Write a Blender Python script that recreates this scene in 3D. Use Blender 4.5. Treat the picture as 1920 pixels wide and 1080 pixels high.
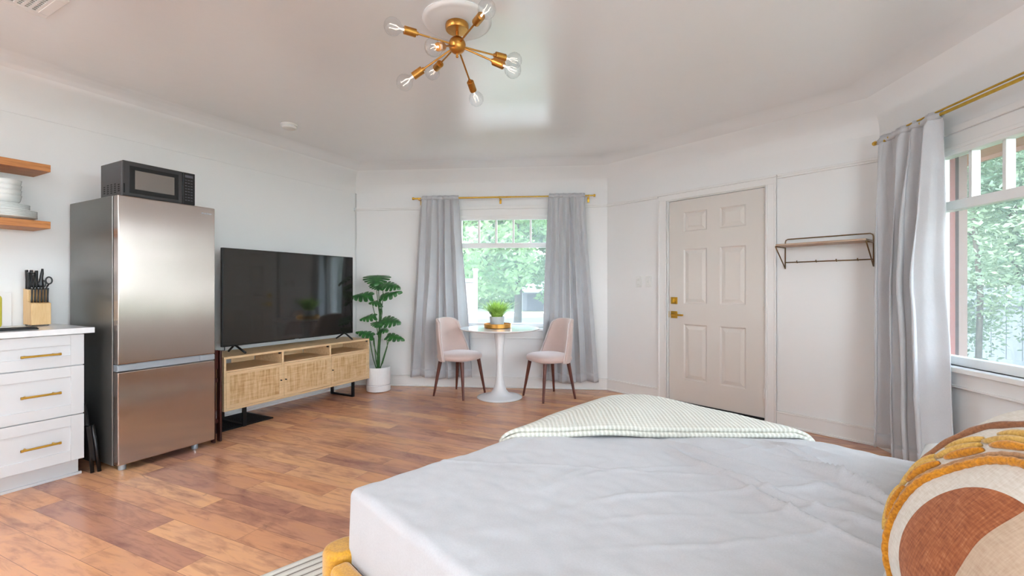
import bpy, bmesh, math, random
from math import sin, cos, pi, radians, sqrt, atan2, hypot
from mathutils import Vector, Matrix, noise

random.seed(7)
for _o in list(bpy.data.objects):
    bpy.data.objects.remove(_o)
scene = bpy.context.scene
COL = scene.collection

# ------------------------------------------------------------------ camera
cam = bpy.data.cameras.new('camera')
cam.sensor_width = 36
cam.lens = 36 * 855 / 1920
cam.clip_start = 0.02
cam.clip_end = 400
cam_o = bpy.data.objects.new('camera', cam)
COL.objects.link(cam_o)
cam_o.location = (0, 0, 1.165)
cam_o.rotation_euler = (pi / 2, 0, 0)
scene.camera = cam_o

# ------------------------------------------------------------------ daylight and exposure
scene.view_settings.view_transform = 'Standard'
scene.view_settings.look = 'None'
scene.view_settings.gamma = 1
scene.view_settings.use_curve_mapping = False
scene.view_settings.exposure = 0.74
SKY = 15
world = bpy.data.worlds.new('sky')
scene.world = world
world.use_nodes = True
wn = world.node_tree
wn.nodes.clear()
w_out = wn.nodes.new('ShaderNodeOutputWorld')
w_bg = wn.nodes.new('ShaderNodeBackground')
w_tc = wn.nodes.new('ShaderNodeTexCoord')
w_sep = wn.nodes.new('ShaderNodeSeparateXYZ')
w_rmp = wn.nodes.new('ShaderNodeValToRGB')
w_rmp.color_ramp.elements[0].color = (0.86, 0.93, 1.0, 1)
w_rmp.color_ramp.elements[1].color = (0.16, 0.24, 0.36, 1)
_e = w_rmp.color_ramp.elements.new(.35); _e.color = (0.34, 0.40, 0.48, 1)
w_bg.inputs['Strength'].default_value = SKY
wn.links.new(w_tc.outputs['Generated'], w_sep.inputs[0])
wn.links.new(w_sep.outputs['Z'], w_rmp.inputs[0])
wn.links.new(w_rmp.outputs[0], w_bg.inputs['Color'])
wn.links.new(w_bg.outputs[0], w_out.inputs[0])

sun = bpy.data.lights.new('sun', 'SUN')
sun.energy = 6.0
sun.angle = radians(2)
sun.color = (1.0, 0.96, 0.88)
sun_o = bpy.data.objects.new('sun', sun)
COL.objects.link(sun_o)
sun_o.rotation_euler = Vector((-0.62, -0.12, 0.78)).to_track_quat('Z', 'Y').to_euler()

# fill lights added out of view to brighten the room
def add_fill_panel(x, y, sx, sy, power, z=2.56):
    l = bpy.data.lights.new('fill_panel', 'AREA')
    l.shape = 'RECTANGLE'
    l.size = sx
    l.size_y = sy
    l.energy = power
    l.color = (0.82, 0.92, 1.0)
    o = bpy.data.objects.new('fill_panel', l)
    COL.objects.link(o)
    o.location = (x, y, z)
add_fill_panel(-2.2, 0.2, 0.9, 0.9, 18)
def add_fill_uplight(x, y, power):
    l = bpy.data.lights.new('fill_uplight', 'AREA')
    l.shape = 'DISK'; l.size = .4; l.energy = power; l.color = (0.82, 0.92, 1.0)
    o = bpy.data.objects.new('fill_uplight', l)
    COL.objects.link(o)
    o.location = (x, y, 1.75); o.rotation_euler = (pi, 0, 0)
add_fill_uplight(-3.4, -0.9, 80)  # added unseen uplight, lifts the ceiling and the upper left wall

try:
    scene.cycles.max_bounces = 10
    scene.cycles.diffuse_bounces = 5
    scene.cycles.glossy_bounces = 4
    scene.cycles.transmission_bounces = 8
    scene.cycles.transparent_max_bounces = 12
    scene.cycles.caustics_reflective = False
    scene.cycles.caustics_refractive = False
    scene.cycles.sample_clamp_indirect = 6
    scene.cycles.use_denoising = True
except Exception:
    pass

# ------------------------------------------------------------------ frames of the room
class Frame:
    """x runs right along a wall seen from the room, y runs into the wall."""
    def __init__(s, ox, oy, ang):
        s.o = Vector((ox, oy, 0)); s.a = ang
        s.x = Vector((cos(ang), sin(ang), 0)); s.y = Vector((-sin(ang), cos(ang), 0))
    def p(s, x, y, z=0):
        return s.o + s.x * x + s.y * y + Vector((0, 0, z))
TV = Frame(-1.890, 5.490, atan2(.8829, .4695))
BK = Frame(-1.872, 5.490, atan2(-.0894, .996))
DR = Frame(1.092, 5.224, atan2(-.758, .652))
_c = DR.p(2.47, 0)
RT = Frame(_c.x, _c.y, atan2(-.9968, -.0793))
P1 = Vector((-1.885, 5.490)); P2 = Vector((1.092, 5.224)); P3 = Vector((_c.x, _c.y))
P4 = Vector((_c.x - .0795 * 5.1, _c.y - 5.1)); P5 = TV.p(-8, 0).to_2d()
ROOM = [P1, P2, P3, P4, P5]      # clockwise seen from above
BED = Frame(-.443, 1.233, atan2(-.724, .69))   # x to the head, y across the bed, away from the camera

# ------------------------------------------------------------------ mesh helpers
def tag(o, label=None, cat=None, group=None, kind=None):
    if label: o['label'] = label
    if cat: o['category'] = cat
    if group: o['group'] = group
    if kind: o['kind'] = kind
    return o
def thing(name, label, cat, loc=(0, 0, 0), rz=0, group=None):
    o = bpy.data.objects.new(name, None)
    o.empty_display_size = .05
    COL.objects.link(o)
    o.location = loc
    o.rotation_euler = (0, 0, rz)
    return tag(o, label, cat, group)
def copy_tree(o, parent=None):
    c = o.copy()
    COL.objects.link(c)
    c.parent = parent
    for ch in list(o.children):
        copy_tree(ch, c)
    return c

class MB:
    def __init__(s):
        s.bm = bmesh.new()
    def face(s, vs):
        try: return s.bm.faces.new(vs)
        except ValueError: return None
    def box(s, x0, x1, y0, y1, z0, z1, M=None):
        M = M or Matrix.Identity(4)
        v = [s.bm.verts.new(M @ Vector(c)) for c in ((x0,y0,z0),(x1,y0,z0),(x1,y1,z0),(x0,y1,z0),(x0,y0,z1),(x1,y0,z1),(x1,y1,z1),(x0,y1,z1))]
        for f in ((3,2,1,0),(4,5,6,7),(0,1,5,4),(1,2,6,5),(2,3,7,6),(3,0,4,7)):
            s.face([v[i] for i in f])
        return s
    def ring(s, c, ax, r, n, ref=None, rfun=None):
        ax = Vector(ax).normalized()
        ref = ref or (Vector((0, 0, 1)) if abs(ax.z) < .9 else Vector((1, 0, 0)))
        a = ax.cross(ref).normalized(); b = ax.cross(a).normalized()
        return [s.bm.verts.new(Vector(c) + (a * cos(2*pi*i/n) + b * sin(2*pi*i/n)) * r) for i in range(n)]
    def bridge(s, A, B):
        n = len(A)
        for i in range(n):
            s.face([A[i], A[(i+1) % n], B[(i+1) % n], B[i]])
    def cyl(s, p0, p1, r0, r1=None, n=16, cap=True):
        r1 = r0 if r1 is None else r1
        p0 = Vector(p0); p1 = Vector(p1); ax = p1 - p0
        A = s.ring(p0, ax, r0, n); B = s.ring(p1, ax, r1, n)
        s.bridge(A, B)
        if cap: s.face(A[::-1]); s.face(B)
        return s
    def tube(s, pts, r, n=8, closed=False, cap=True):
        pts = [Vector(p) for p in pts]; R = []
        m = len(pts)
        for i, p in enumerate(pts):
            if closed: d = pts[(i+1) % m] - pts[i-1]
            else: d = pts[min(i+1, m-1)] - pts[max(i-1, 0)]
            if d.length < 1e-9: d = Vector((0, 0, 1))
            rr = r(i / (m-1)) if callable(r) else r
            if i == 0: ref = Vector((0, 0, 1)) if abs(d.normalized().z) < .9 else Vector((1, 0, 0))
            a = d.normalized().cross(ref)
            if a.length < 1e-4: a = d.normalized().cross(Vector((1, 0, 0)))
            a.normalize(); b = d.normalized().cross(a)
            ref = a.cross(d.normalized())
            R.append([s.bm.verts.new(p + (a*cos(2*pi*k/n) + b*sin(2*pi*k/n)) * rr) for k in range(n)])
        for i in range(m-1): s.bridge(R[i], R[i+1])
        if closed: s.bridge(R[-1], R[0])
        elif cap: s.face(R[0][::-1]); s.face(R[-1])
        return s
    def lathe(s, prof, n=32, c=(0, 0, 0), mod=None, M=None):
        """prof: (r, z) list bottom to top; r=0 ends make a pole"""
        M = M or Matrix.Identity(4); c = Vector(c); rows = []
        for r, z in prof:
            if r < 1e-6: rows.append([s.bm.verts.new(M @ (c + Vector((0, 0, z))))])
            else:
                row = []
                for i in range(n):
                    t = 2*pi*i/n; rr = r * (mod(t, z) if mod else 1)
                    row.append(s.bm.verts.new(M @ (c + Vector((rr*cos(t), rr*sin(t), z)))))
                rows.append(row)
        for A, B in zip(rows, rows[1:]):
            if len(A) == 1 and len(B) == 1: continue
            if len(A) == 1:
                for i in range(n): s.face([A[0], B[(i+1) % n], B[i]])
            elif len(B) == 1:
                for i in range(n): s.face([A[i], A[(i+1) % n], B[0]])
            else: s.bridge(A, B)
        return s
    def sphere(s, c, r, n=20, m=12, sc=(1, 1, 1)):
        M = Matrix.Translation(Vector(c)) @ Matrix.Diagonal((sc[0], sc[1], sc[2], 1))
        return s.lathe([(r*sin(pi*i/m) if 0 < i < m else 0, -r*cos(pi*i/m)) for i in range(m+1)], n, M=M)
    def grid(s, f, nu, nv, closed_u=False):
        V = [[s.bm.verts.new(Vector(f(i/nu, j/nv))) for i in range(nu + (0 if closed_u else 1))] for j in range(nv+1)]
        for j in range(nv):
            for i in range(nu):
                k = (i+1) % len(V[j])
                s.face([V[j][i], V[j][k], V[j+1][k], V[j+1][i]])
        return s
    def poly(s, pts, h=None):
        v = [s.bm.verts.new(Vector(p)) for p in pts]
        s.face(v)
        if h is not None:
            h = Vector(h); w = [s.bm.verts.new(Vector(p) + h) for p in pts]
            s.face(w[::-1])
            for i in range(len(v)):
                k = (i+1) % len(v); s.face([v[k], v[i], w[i], w[k]])
        return s
    def rbox(s, cx, cy, z0, z1, w, d, r, n=6, M=None):
        """upright slab with rounded plan corners"""
        M = M or Matrix.Identity(4); pts = []
        for qx, qy, a0 in ((1,1,0),(-1,1,pi/2),(-1,-1,pi),(1,-1,3*pi/2)):
            for i in range(n+1):
                a = a0 + i*pi/2/n
                pts.append((cx + qx*(w/2-r) + r*cos(a), cy + qy*(d/2-r) + r*sin(a)))
        A = [s.bm.verts.new(M @ Vector((x, y, z0))) for x, y in pts]
        B = [s.bm.verts.new(M @ Vector((x, y, z1))) for x, y in pts]
        s.bridge(A, B); s.face(A[::-1]); s.face(B)
        return s
    def obj(s, name, mat, parent=None, smooth=False, bevel=0, sub=0, solid=0, seg=2, ang=35, off=0):
        bmesh.ops.recalc_face_normals(s.bm, faces=s.bm.faces)
        me = bpy.data.meshes.new(name)
        s.bm.to_mesh(me); s.bm.free()
        o = bpy.data.objects.new(name, me)
        COL.objects.link(o)
        for m in (mat if isinstance(mat, (list, tuple)) else [mat]): me.materials.append(m)
        if parent is not None: o.parent = parent
        if solid:
            m = o.modifiers.new('solid', 'SOLIDIFY'); m.thickness = solid; m.offset = off
        if bevel:
            m = o.modifiers.new('bevel', 'BEVEL'); m.width = bevel; m.segments = seg; m.limit_method = 'ANGLE'; m.angle_limit = radians(ang); m.harden_normals = True
        if sub:
            m = o.modifiers.new('sub', 'SUBSURF'); m.levels = sub; m.render_levels = sub
        if smooth or bevel:
            for p in me.polygons: p.use_smooth = True
            if not smooth or bevel or smooth == 'auto':
                try: me.set_sharp_from_angle(angle=radians(40))
                except Exception: pass
        return o

# ------------------------------------------------------------------ materials
def lin(c):
    c = c / 255
    return c / 12.92 if c <= .04045 else ((c + .055) / 1.055) ** 2.4
def rgb(r, g, b): return (lin(r), lin(g), lin(b), 1)
class NT:
    def __init__(s, name):
        s.m = bpy.data.materials.new(name); s.m.use_nodes = True
        s.t = s.m.node_tree; s.b = s.t.nodes['Principled BSDF']; s.out = s.t.nodes['Material Output']
    def n(s, typ, **kw):
        nd = s.t.nodes.new(typ)
        for k, v in kw.items():
            if hasattr(nd, k) and k not in nd.inputs: setattr(nd, k, v)
            else: nd.inputs[k.replace('_', ' ')].default_value = v
        return nd
    def l(s, a, b): s.t.links.new(a, b)
    def set(s, **kw):
        for k, v in kw.items(): s.b.inputs[k.replace('_', ' ')].default_value = v
    def coords(s, scale=(1, 1, 1), rot=(0, 0, 0), kind='Object', loc=(0, 0, 0)):
        tc = s.n('ShaderNodeTexCoord'); mp = s.n('ShaderNodeMapping')
        mp.inputs['Scale'].default_value = scale; mp.inputs['Rotation'].default_value = rot; mp.inputs['Location'].default_value = loc
        s.l(tc.outputs[kind], mp.inputs[0]); return mp.outputs[0]
    def ramp(s, fac, stops, interp='LINEAR'):
        r = s.n('ShaderNodeValToRGB'); r.color_ramp.interpolation = interp
        e = r.color_ramp.elements
        while len(e) < len(stops): e.new(.5)
        for el, (p, c) in zip(e, stops): el.position = p; el.color = c
        s.l(fac, r.inputs[0]); return r.outputs[0]
    def noise(s, vec, scale=5, detail=4, rough=.5, dist=0):
        nz = s.n('ShaderNodeTexNoise'); nz.inputs['Scale'].default_value = scale; nz.inputs['Detail'].default_value = detail
        nz.inputs['Roughness'].default_value = rough; nz.inputs['Distortion'].default_value = dist
        if vec is not None: s.l(vec, nz.inputs['Vector'])
        return nz.outputs['Fac']
    def math(s, op, a, b=None, clamp=False):
        m = s.n('ShaderNodeMath'); m.operation = op; m.use_clamp = clamp
        for i, v in enumerate((a, b)):
            if v is None: continue
            if hasattr(v, 'links'): s.l(v, m.inputs[i])
            else: m.inputs[i].default_value = v
        return m.outputs[0]
    def mix(s, fac, a, b, mode='MIX'):
        m = s.n('ShaderNodeMix'); m.data_type = 'RGBA'; m.blend_type = mode
        for i, v in ((0, fac), (6, a), (7, b)):
            if hasattr(v, 'links'): s.l(v, m.inputs[i])
            else: m.inputs[i].default_value = v
        return m.outputs[2]
    def bump(s, h, strength=.2, dist=.002):
        b = s.n('ShaderNodeBump'); b.inputs['Strength'].default_value = strength; b.inputs['Distance'].default_value = dist
        s.l(h, b.inputs['Height']); s.l(b.outputs[0], s.b.inputs['Normal'])
def simple(name, col, rough=.5, metal=0, nscale=0, namp=.06, bump=0, bdist=.001, **kw):
    t = NT(name)
    t.set(Roughness=rough, Metallic=metal, Base_Color=col, **kw)
    if nscale:
        f = t.noise(t.coords(), nscale, 4)
        d = tuple(max(0, c * (1 - namp)) for c in col[:3]) + (1,)
        e = tuple(min(1, c * (1 + namp)) for c in col[:3]) + (1,)
        t.l(t.ramp(f, [(.3, d), (.7, e)]), t.b.inputs['Base Color'])
        if bump: t.bump(f, bump, bdist)
    return t.m

def wood(name, cols, scale=(1, 8, 8), rough=.45, bump=.15, nscale=6):
    t = NT(name); t.set(Roughness=rough)
    v = t.coords(scale)
    f = t.noise(v, nscale, 6, .6, .6)
    t.l(t.ramp(f, [(.25 + .5*i/(len(cols)-1), c) for i, c in enumerate(cols)]), t.b.inputs['Base Color'])
    t.bump(f, bump, .001)
    return t.m

M = {}
def plaster(name, col, rough, bump, scale):
    t = NT(name); t.set(Roughness=rough, Base_Color=col, Specular_IOR_Level=.5)
    v = t.coords()
    a = t.noise(v, scale, 5, .55, .4); b = t.noise(v, scale * .22, 3)
    t.bump(t.math('ADD', a, t.math('MULTIPLY', b, 2.0)), bump, .004)
    return t.m
M['wall'] = plaster('wall_paint', rgb(238, 238, 238), .55, .16, 9)
M['ceiling'] = plaster('ceiling_paint', rgb(238, 237, 237), .26, .5, 5)
_b = M['ceiling'].node_tree.nodes['Principled BSDF']; _b.inputs['Coat Weight'].default_value = 1.0; _b.inputs['Coat Roughness'].default_value = .22; _b.inputs['Coat IOR'].default_value = 1.6
M['trim'] = simple('trim_paint', rgb(238, 237, 236), .38)
M['door'] = simple('door_paint', rgb(222, 216, 210), .42)
M['cabinet'] = simple('cabinet_paint', rgb(212, 213, 215), .35)
M['quartz'] = simple('quartz', rgb(228, 230, 232), .16, nscale=22, namp=.05)
M['brass'] = simple('brushed_brass', rgb(196, 140, 70), .3, 1, nscale=60, namp=.1)
M['gold'] = simple('gold_metal', rgb(205, 165, 70), .33, 1, nscale=40, namp=.08)
M['bronze'] = simple('antique_brass', rgb(132, 104, 74), .42, 1, nscale=40, namp=.1)
M['black_metal'] = simple('black_metal', rgb(26, 26, 28), .45, .3)
M['black_plastic'] = simple('black_plastic', rgb(14, 14, 17), .35)
M['charcoal'] = simple('charcoal_plastic', rgb(52, 51, 53), .38, nscale=30, namp=.05)
M['void'] = simple('dark_recess', rgb(8, 8, 9), .8)
M['screen'] = simple('screen_glass', rgb(30, 29, 28), .06, Specular_IOR_Level=.7)
M['white_gloss'] = simple('white_lacquer', rgb(235, 236, 238), .14)
M['porcelain'] = simple('porcelain', rgb(226, 230, 228), .12, nscale=8, namp=.02)
M['white_plastic'] = simple('white_plastic', rgb(232, 232, 230), .4)
M['grey_pot'] = simple('grey_ceramic', rgb(196, 198, 198), .4)
M['white_pot'] = simple('matt_white_ceramic', rgb(236, 236, 238), .5)
M['soil'] = simple('soil', rgb(60, 48, 40), .95, nscale=60, namp=.5, bump=.6, bdist=.004)
M['walnut'] = wood('walnut', [rgb(62, 26, 20), rgb(92, 44, 34), rgb(110, 58, 44)], (8, 8, 1), .35)
M['mahogany'] = wood('dark_red_wood', [rgb(32, 10, 8), rgb(58, 22, 17), rgb(70, 28, 22)], (8, 8, 1), .3)
M['oak'] = wood('light_oak', [rgb(204, 170, 128), rgb(222, 190, 148), rgb(232, 204, 166)], (1, 9, 9), .5)
M['shelf_wood'] = wood('stained_pine', [rgb(150, 92, 46), rgb(186, 122, 66), rgb(204, 142, 86)], (1, 9, 9), .5)
M['ash'] = wood('ash_board', [rgb(160, 132, 112), rgb(184, 158, 136), rgb(198, 174, 152)], (1, 9, 9), .5)
M['block'] = wood('beech_block', [rgb(206, 164, 108), rgb(222, 184, 130), rgb(232, 198, 146)], (8, 8, 1), .45)
M['siding'] = simple('red_exterior_paint', rgb(120, 50, 38), .6, nscale=10)
M['brown_ext'] = simple('brown_exterior_paint', rgb(112, 82, 70), .6, nscale=10)
M['soffit'] = wood('soffit_boards', [rgb(150, 92, 64), rgb(172, 112, 80)], (2, 9, 9), .6)

def m_steel():
    t = NT('stainless_steel'); t.set(Metallic=1.0, Roughness=.2, Base_Color=rgb(188, 177, 170))
    v = t.coords((1.2, 1.2, .3)); f = t.noise(v, 3.2, 2)
    g = t.noise(t.coords((3, 3, 1.5)), 3, 2)
    r = t.math('ADD', t.math('MULTIPLY', g, .004), .20)
    t.l(r, t.b.inputs['Roughness'])
    t.bump(f, .12, .02)
    tg = t.n('ShaderNodeTangent'); tg.direction_type = 'RADIAL'; tg.axis = 'Z'; t.l(tg.outputs[0], t.b.inputs['Tangent'])
    t.set(Anisotropic=1.0, Anisotropic_Rotation=0)
    return t.m
M['steel'] = m_steel()
M['steel_side'] = simple('grey_steel_side', rgb(122, 121, 118), .32, .75, nscale=5, namp=.03)
M['steel_trim'] = simple('grey_handle_trim', rgb(170, 180, 190), .35, .6)

def m_floor():
    t = NT('plank_floor'); t.set(Roughness=.3, Specular_IOR_Level=.5)
    ang = atan2(.4177, -.9086)
    v = t.coords((1, 1, 1), (0, 0, -ang))
    br = t.n('ShaderNodeTexBrick'); br.offset = .37; br.offset_frequency = 2; br.squash = 1
    br.inputs['Color1'].default_value = (0, 0, 0, 1); br.inputs['Color2'].default_value = (1, 1, 1, 1)
    br.inputs['Mortar'].default_value = (.5, .5, .5, 1); br.inputs['Scale'].default_value = 1
    br.inputs['Mortar Size'].default_value = .0009; br.inputs['Mortar Smooth'].default_value = .3
    br.inputs['Brick Width'].default_value = 1.25; br.inputs['Row Height'].default_value = .125
    t.l(v, br.inputs['Vector'])
    # every board shifts its own grain
    sc = t.n('ShaderNodeVectorMath'); sc.operation = 'SCALE'; t.l(br.outputs['Color'], sc.inputs[0]); sc.inputs['Scale'].default_value = 9
    ad = t.n('ShaderNodeVectorMath'); ad.operation = 'ADD'; t.l(v, ad.inputs[0]); t.l(sc.outputs[0], ad.inputs[1])
    mp = t.n('ShaderNodeMapping'); mp.inputs['Scale'].default_value = (1.3, 9, 1); t.l(ad.outputs[0], mp.inputs[0])
    grain = t.noise(mp.outputs[0], 3.2, 8, .62, .7)
    mp2 = t.n('ShaderNodeMapping'); mp2.inputs['Scale'].default_value = (2.2, 5, 1); t.l(ad.outputs[0], mp2.inputs[0])
    cloud = t.noise(mp2.outputs[0], 1.3, 4, .6, .5)
    base = t.ramp(br.outputs['Color'], [(0, rgb(184, 128, 104)), (.3, rgb(222, 160, 116)), (.55, rgb(208, 146, 106)), (.8, rgb(232, 176, 130)), (1, rgb(194, 136, 114))])
    g1 = t.ramp(grain, [(.28, rgb(160, 130, 122)), (.5, rgb(244, 242, 240)), (.72, rgb(255, 250, 240))])
    c = t.mix(.62, base, g1, 'MULTIPLY')
    g2 = t.ramp(cloud, [(.32, rgb(176, 152, 160)), (.5, rgb(245, 240, 236)), (.7, rgb(255, 250, 225))])
    c = t.mix(.7, c, g2, 'MULTIPLY')
    mp3 = t.n('ShaderNodeMapping'); mp3.inputs['Scale'].default_value = (1.1, 3.2, 1); t.l(ad.outputs[0], mp3.inputs[0])
    knot = t.noise(mp3.outputs[0], 2.3, 5, .7, 1.2)
    kf = t.ramp(knot, [(.64, (0, 0, 0, 1)), (.76, (1, 1, 1, 1))])
    c = t.mix(t.math('MULTIPLY', kf, .7), c, rgb(74, 48, 46))
    mp4 = t.n('ShaderNodeMapping'); mp4.inputs['Scale'].default_value = (5, 26, 1); t.l(ad.outputs[0], mp4.inputs[0])
    fleck = t.ramp(t.noise(mp4.outputs[0], 2, 3, .7), [(.68, (0, 0, 0, 1)), (.78, (1, 1, 1, 1))])
    c = t.mix(t.math('MULTIPLY', fleck, .4), c, rgb(92, 56, 46))
    c = t.mix(t.math('MULTIPLY', br.outputs['Fac'], .75), c, rgb(60, 36, 28))
    bc = t.n('ShaderNodeBrightContrast'); bc.inputs['Bright'].default_value = FLOOR_BRIGHT; bc.inputs['Contrast'].default_value = .05
    t.l(c, bc.inputs[0]); t.l(bc.outputs[0], t.b.inputs['Base Color'])
    h = t.math('SUBTRACT', t.math('MULTIPLY', grain, .35), br.outputs['Fac'])
    t.bump(h, .28, .0015)
    t.l(t.math('ADD', t.math('MULTIPLY', cloud, .14), .16), t.b.inputs['Roughness'])
    return t.m
FLOOR_BRIGHT = .075
M['floor'] = m_floor()

def m_glass():
    t = NT('window_glass'); t.t.nodes.remove(t.b)
    tr = t.n('ShaderNodeBsdfTransparent'); gl = t.n('ShaderNodeBsdfGlossy'); gl.inputs['Roughness'].default_value = 0.01
    lw = t.n('ShaderNodeLayerWeight'); lw.inputs[0].default_value = .5
    fac = t.math('ADD', t.math('MULTIPLY', t.math('POWER', lw.outputs['Facing'], 5.0), .9), .03)
    tr.inputs[0].default_value = (.96, .98, .97, 1)
    mx = t.n('ShaderNodeMixShader'); t.l(fac, mx.inputs[0]); t.l(tr.outputs[0], mx.inputs[1]); t.l(gl.outputs[0], mx.inputs[2])
    du = t.n('ShaderNodeBsdfTranslucent'); du.inputs[0].default_value = (.9, .95, 1, 1)  # faint pale veil mixed in to imitate glare on the panes
    m2 = t.n('ShaderNodeMixShader'); m2.inputs[0].default_value = .045; t.l(mx.outputs[0], m2.inputs[1]); t.l(du.outputs[0], m2.inputs[2])
    t.l(m2.outputs[0], t.out.inputs[0]); return t.m
M['glass'] = m_glass()

def m_fabric(name, col, trans=0, bump=.25, scale=500, rough=.9, sheen=.2, col2=None):
    t = NT(name); t.set(Roughness=rough, Sheen_Weight=sheen)
    v = t.coords(); f = t.noise(v, scale, 2)
    g = t.noise(v, 9, 4)
    c2 = col2 or tuple(c * .9 for c in col[:3]) + (1,)
    c = t.ramp(t.math('ADD', t.math('MULTIPLY', f, .6), t.math('MULTIPLY', g, .4)), [(.3, c2), (.65, col)])
    t.l(c, t.b.inputs['Base Color'])
    t.bump(f, bump, .001)
    if trans:
        tl = t.n('ShaderNodeBsdfTranslucent'); t.l(c, tl.inputs[0])
        mx = t.n('ShaderNodeMixShader'); mx.inputs[0].default_value = trans
        t.l(t.b.outputs[0], mx.inputs[1]); t.l(tl.outputs[0], mx.inputs[2]); t.l(mx.outputs[0], t.out.inputs[0])
    return t.m
M['curtain'] = m_fabric('curtain_linen', rgb(206, 207, 211), .06, .15, 300)
M['blush'] = m_fabric('blush_velvet', rgb(212, 188, 180), 0, .1, 220, .7, .5)
M['piping'] = m_fabric('pale_piping', rgb(226, 214, 210), 0, .1, 220, .6, .3)
M['sheet'] = m_fabric('white_cotton', rgb(196, 196, 199), 0, .08, 260, .85, .15, rgb(188, 187, 190))
M['pillow_white'] = m_fabric('white_pillowcase', rgb(220, 219, 218), 0, .08, 260, .85, .15, rgb(212, 210, 208))
M['mustard'] = m_fabric('mustard_velvet', rgb(214, 156, 20), 0, .08, 200, .55, .4, rgb(176, 118, 10))
M['rope_mustard'] = m_fabric('mustard_yarn', rgb(222, 150, 26), 0, .8, 260, .95, .3, rgb(150, 88, 10))
M['rope_tan'] = m_fabric('tan_yarn', rgb(186, 144, 104), 0, .8, 260, .95, .3, rgb(140, 98, 62))
M['rope_brown'] = m_fabric('brown_yarn', rgb(158, 106, 70), 0, .8, 260, .95, .3, rgb(110, 66, 40))
M['rope_ochre'] = m_fabric('ochre_yarn', rgb(222, 184, 100), 0, .8, 260, .95, .3, rgb(176, 130, 50))

def m_waffle():
    t = NT('waffle_knit'); t.set(Roughness=.95, Sheen_Weight=.2)
    v = t.coords((1, 1, 1), (0, 0, 0), 'UV')
    br = t.n('ShaderNodeTexWave'); br.wave_type = 'BANDS'; br.bands_direction = 'X'; br.inputs['Scale'].default_value = 20; t.l(v, br.inputs[0])
    b2 = t.n('ShaderNodeTexWave'); b2.wave_type = 'BANDS'; b2.bands_direction = 'Y'; b2.inputs['Scale'].default_value = 20; t.l(v, b2.inputs[0])
    h = t.math('ADD', t.math('MULTIPLY', br.outputs['Fac'], .75), t.math('MULTIPLY', b2.outputs['Fac'], .25))
    t.l(t.ramp(h, [(.2, rgb(200, 198, 186)), (.8, rgb(224, 222, 212))]), t.b.inputs['Base Color'])
    t.bump(h, .8, .003)
    return t.m
M['waffle'] = m_waffle()

def m_rattan():
    t = NT('woven_cane'); t.set(Roughness=.7)
    v = t.coords((1, 1, 1))
    w1 = t.n('ShaderNodeTexWave'); w1.bands_direction = 'X'; w1.inputs['Scale'].default_value = 28; w1.inputs['Distortion'].default_value = .8; t.l(v, w1.inputs[0])
    w2 = t.n('ShaderNodeTexWave'); w2.bands_direction = 'Z'; w2.inputs['Scale'].default_value = 28; w2.inputs['Distortion'].default_value = .8; t.l(v, w2.inputs[0])
    h = t.math('MULTIPLY', w1.outputs['Fac'], w2.outputs['Fac'])
    n1 = t.noise(t.coords((60, 1, 6)), 1.2, 4); n2 = t.noise(t.coords((6, 1, 60)), 1.2, 4)
    c = t.ramp(t.math('ADD', t.math('MULTIPLY', n1, .6), t.math('MULTIPLY', n2, .4)), [(.36, rgb(190, 148, 98)), (.5, rgb(220, 184, 138)), (.64, rgb(236, 206, 166))])
    c = t.mix(t.math('MULTIPLY', t.math('SUBTRACT', 1, h), .22), c, rgb(150, 112, 72))
    t.l(c, t.b.inputs['Base Color']); t.bump(h, .5, .002)
    return t.m
M['rattan'] = m_rattan()

def m_rug():
    t = NT('striped_wool'); t.set(Roughness=1.0)
    v = t.coords((1, 1, 1))
    w = t.n('ShaderNodeTexWave'); w.bands_direction = 'X'; w.inputs['Scale'].default_value = 8; w.inputs['Distortion'].default_value = .7; w.inputs['Detail'].default_value = 2; t.l(v, w.inputs[0])
    f = t.noise(v, 240, 3)
    c = t.ramp(w.outputs['Fac'], [(.0, rgb(120, 112, 104)), (.05, rgb(160, 152, 142)), (.14, rgb(222, 216, 206)), (1, rgb(236, 232, 224))])
    t.l(c, t.b.inputs['Base Color'])
    t.bump(t.math('ADD', w.outputs['Fac'], t.math('MULTIPLY', f, .6)), .9, .006)
    return t.m
M['rug'] = m_rug()

def m_leaf(name, c1, c2, rough=.4, trans=.25, scale=14):
    t = NT(name); t.set(Roughness=rough)
    f = t.noise(t.coords(), scale, 3)
    oi = t.n('ShaderNodeObjectInfo')
    c = t.ramp(f, [(.3, c1), (.7, c2)])
    t.l(c, t.b.inputs['Base Color'])
    if trans:
        tl = t.n('ShaderNodeBsdfTranslucent'); t.l(c, tl.inputs[0])
        mx = t.n('ShaderNodeMixShader'); mx.inputs[0].default_value = trans
        t.l(t.b.outputs[0], mx.inputs[1]); t.l(tl.outputs[0], mx.inputs[2]); t.l(mx.outputs[0], t.out.inputs[0])
    return t.m
M['monstera'] = m_leaf('monstera_leaf', rgb(30, 74, 40), rgb(56, 120, 54), .35, .12, 20)
M['stem'] = simple('green_stem', rgb(58, 100, 50), .5, nscale=30, namp=.2)
M['fern'] = m_leaf('grass_plant_leaf', rgb(134, 180, 66), rgb(206, 232, 128), .5, .35, 30)
M['tree_a'] = m_leaf('yellow_green_leaves', rgb(96, 124, 50), rgb(166, 178, 96), .6, .45, 1.1)
M['tree_b'] = m_leaf('mid_green_leaves', rgb(72, 108, 62), rgb(138, 164, 112), .6, .45, 1.1)
M['tree_c'] = m_leaf('blue_green_leaves', rgb(74, 98, 80), rgb(150, 166, 134), .6, .4, 1.6)
M['bark'] = simple('bark', rgb(70, 62, 56), .9, nscale=12, namp=.3, bump=.6, bdist=.02)
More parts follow.
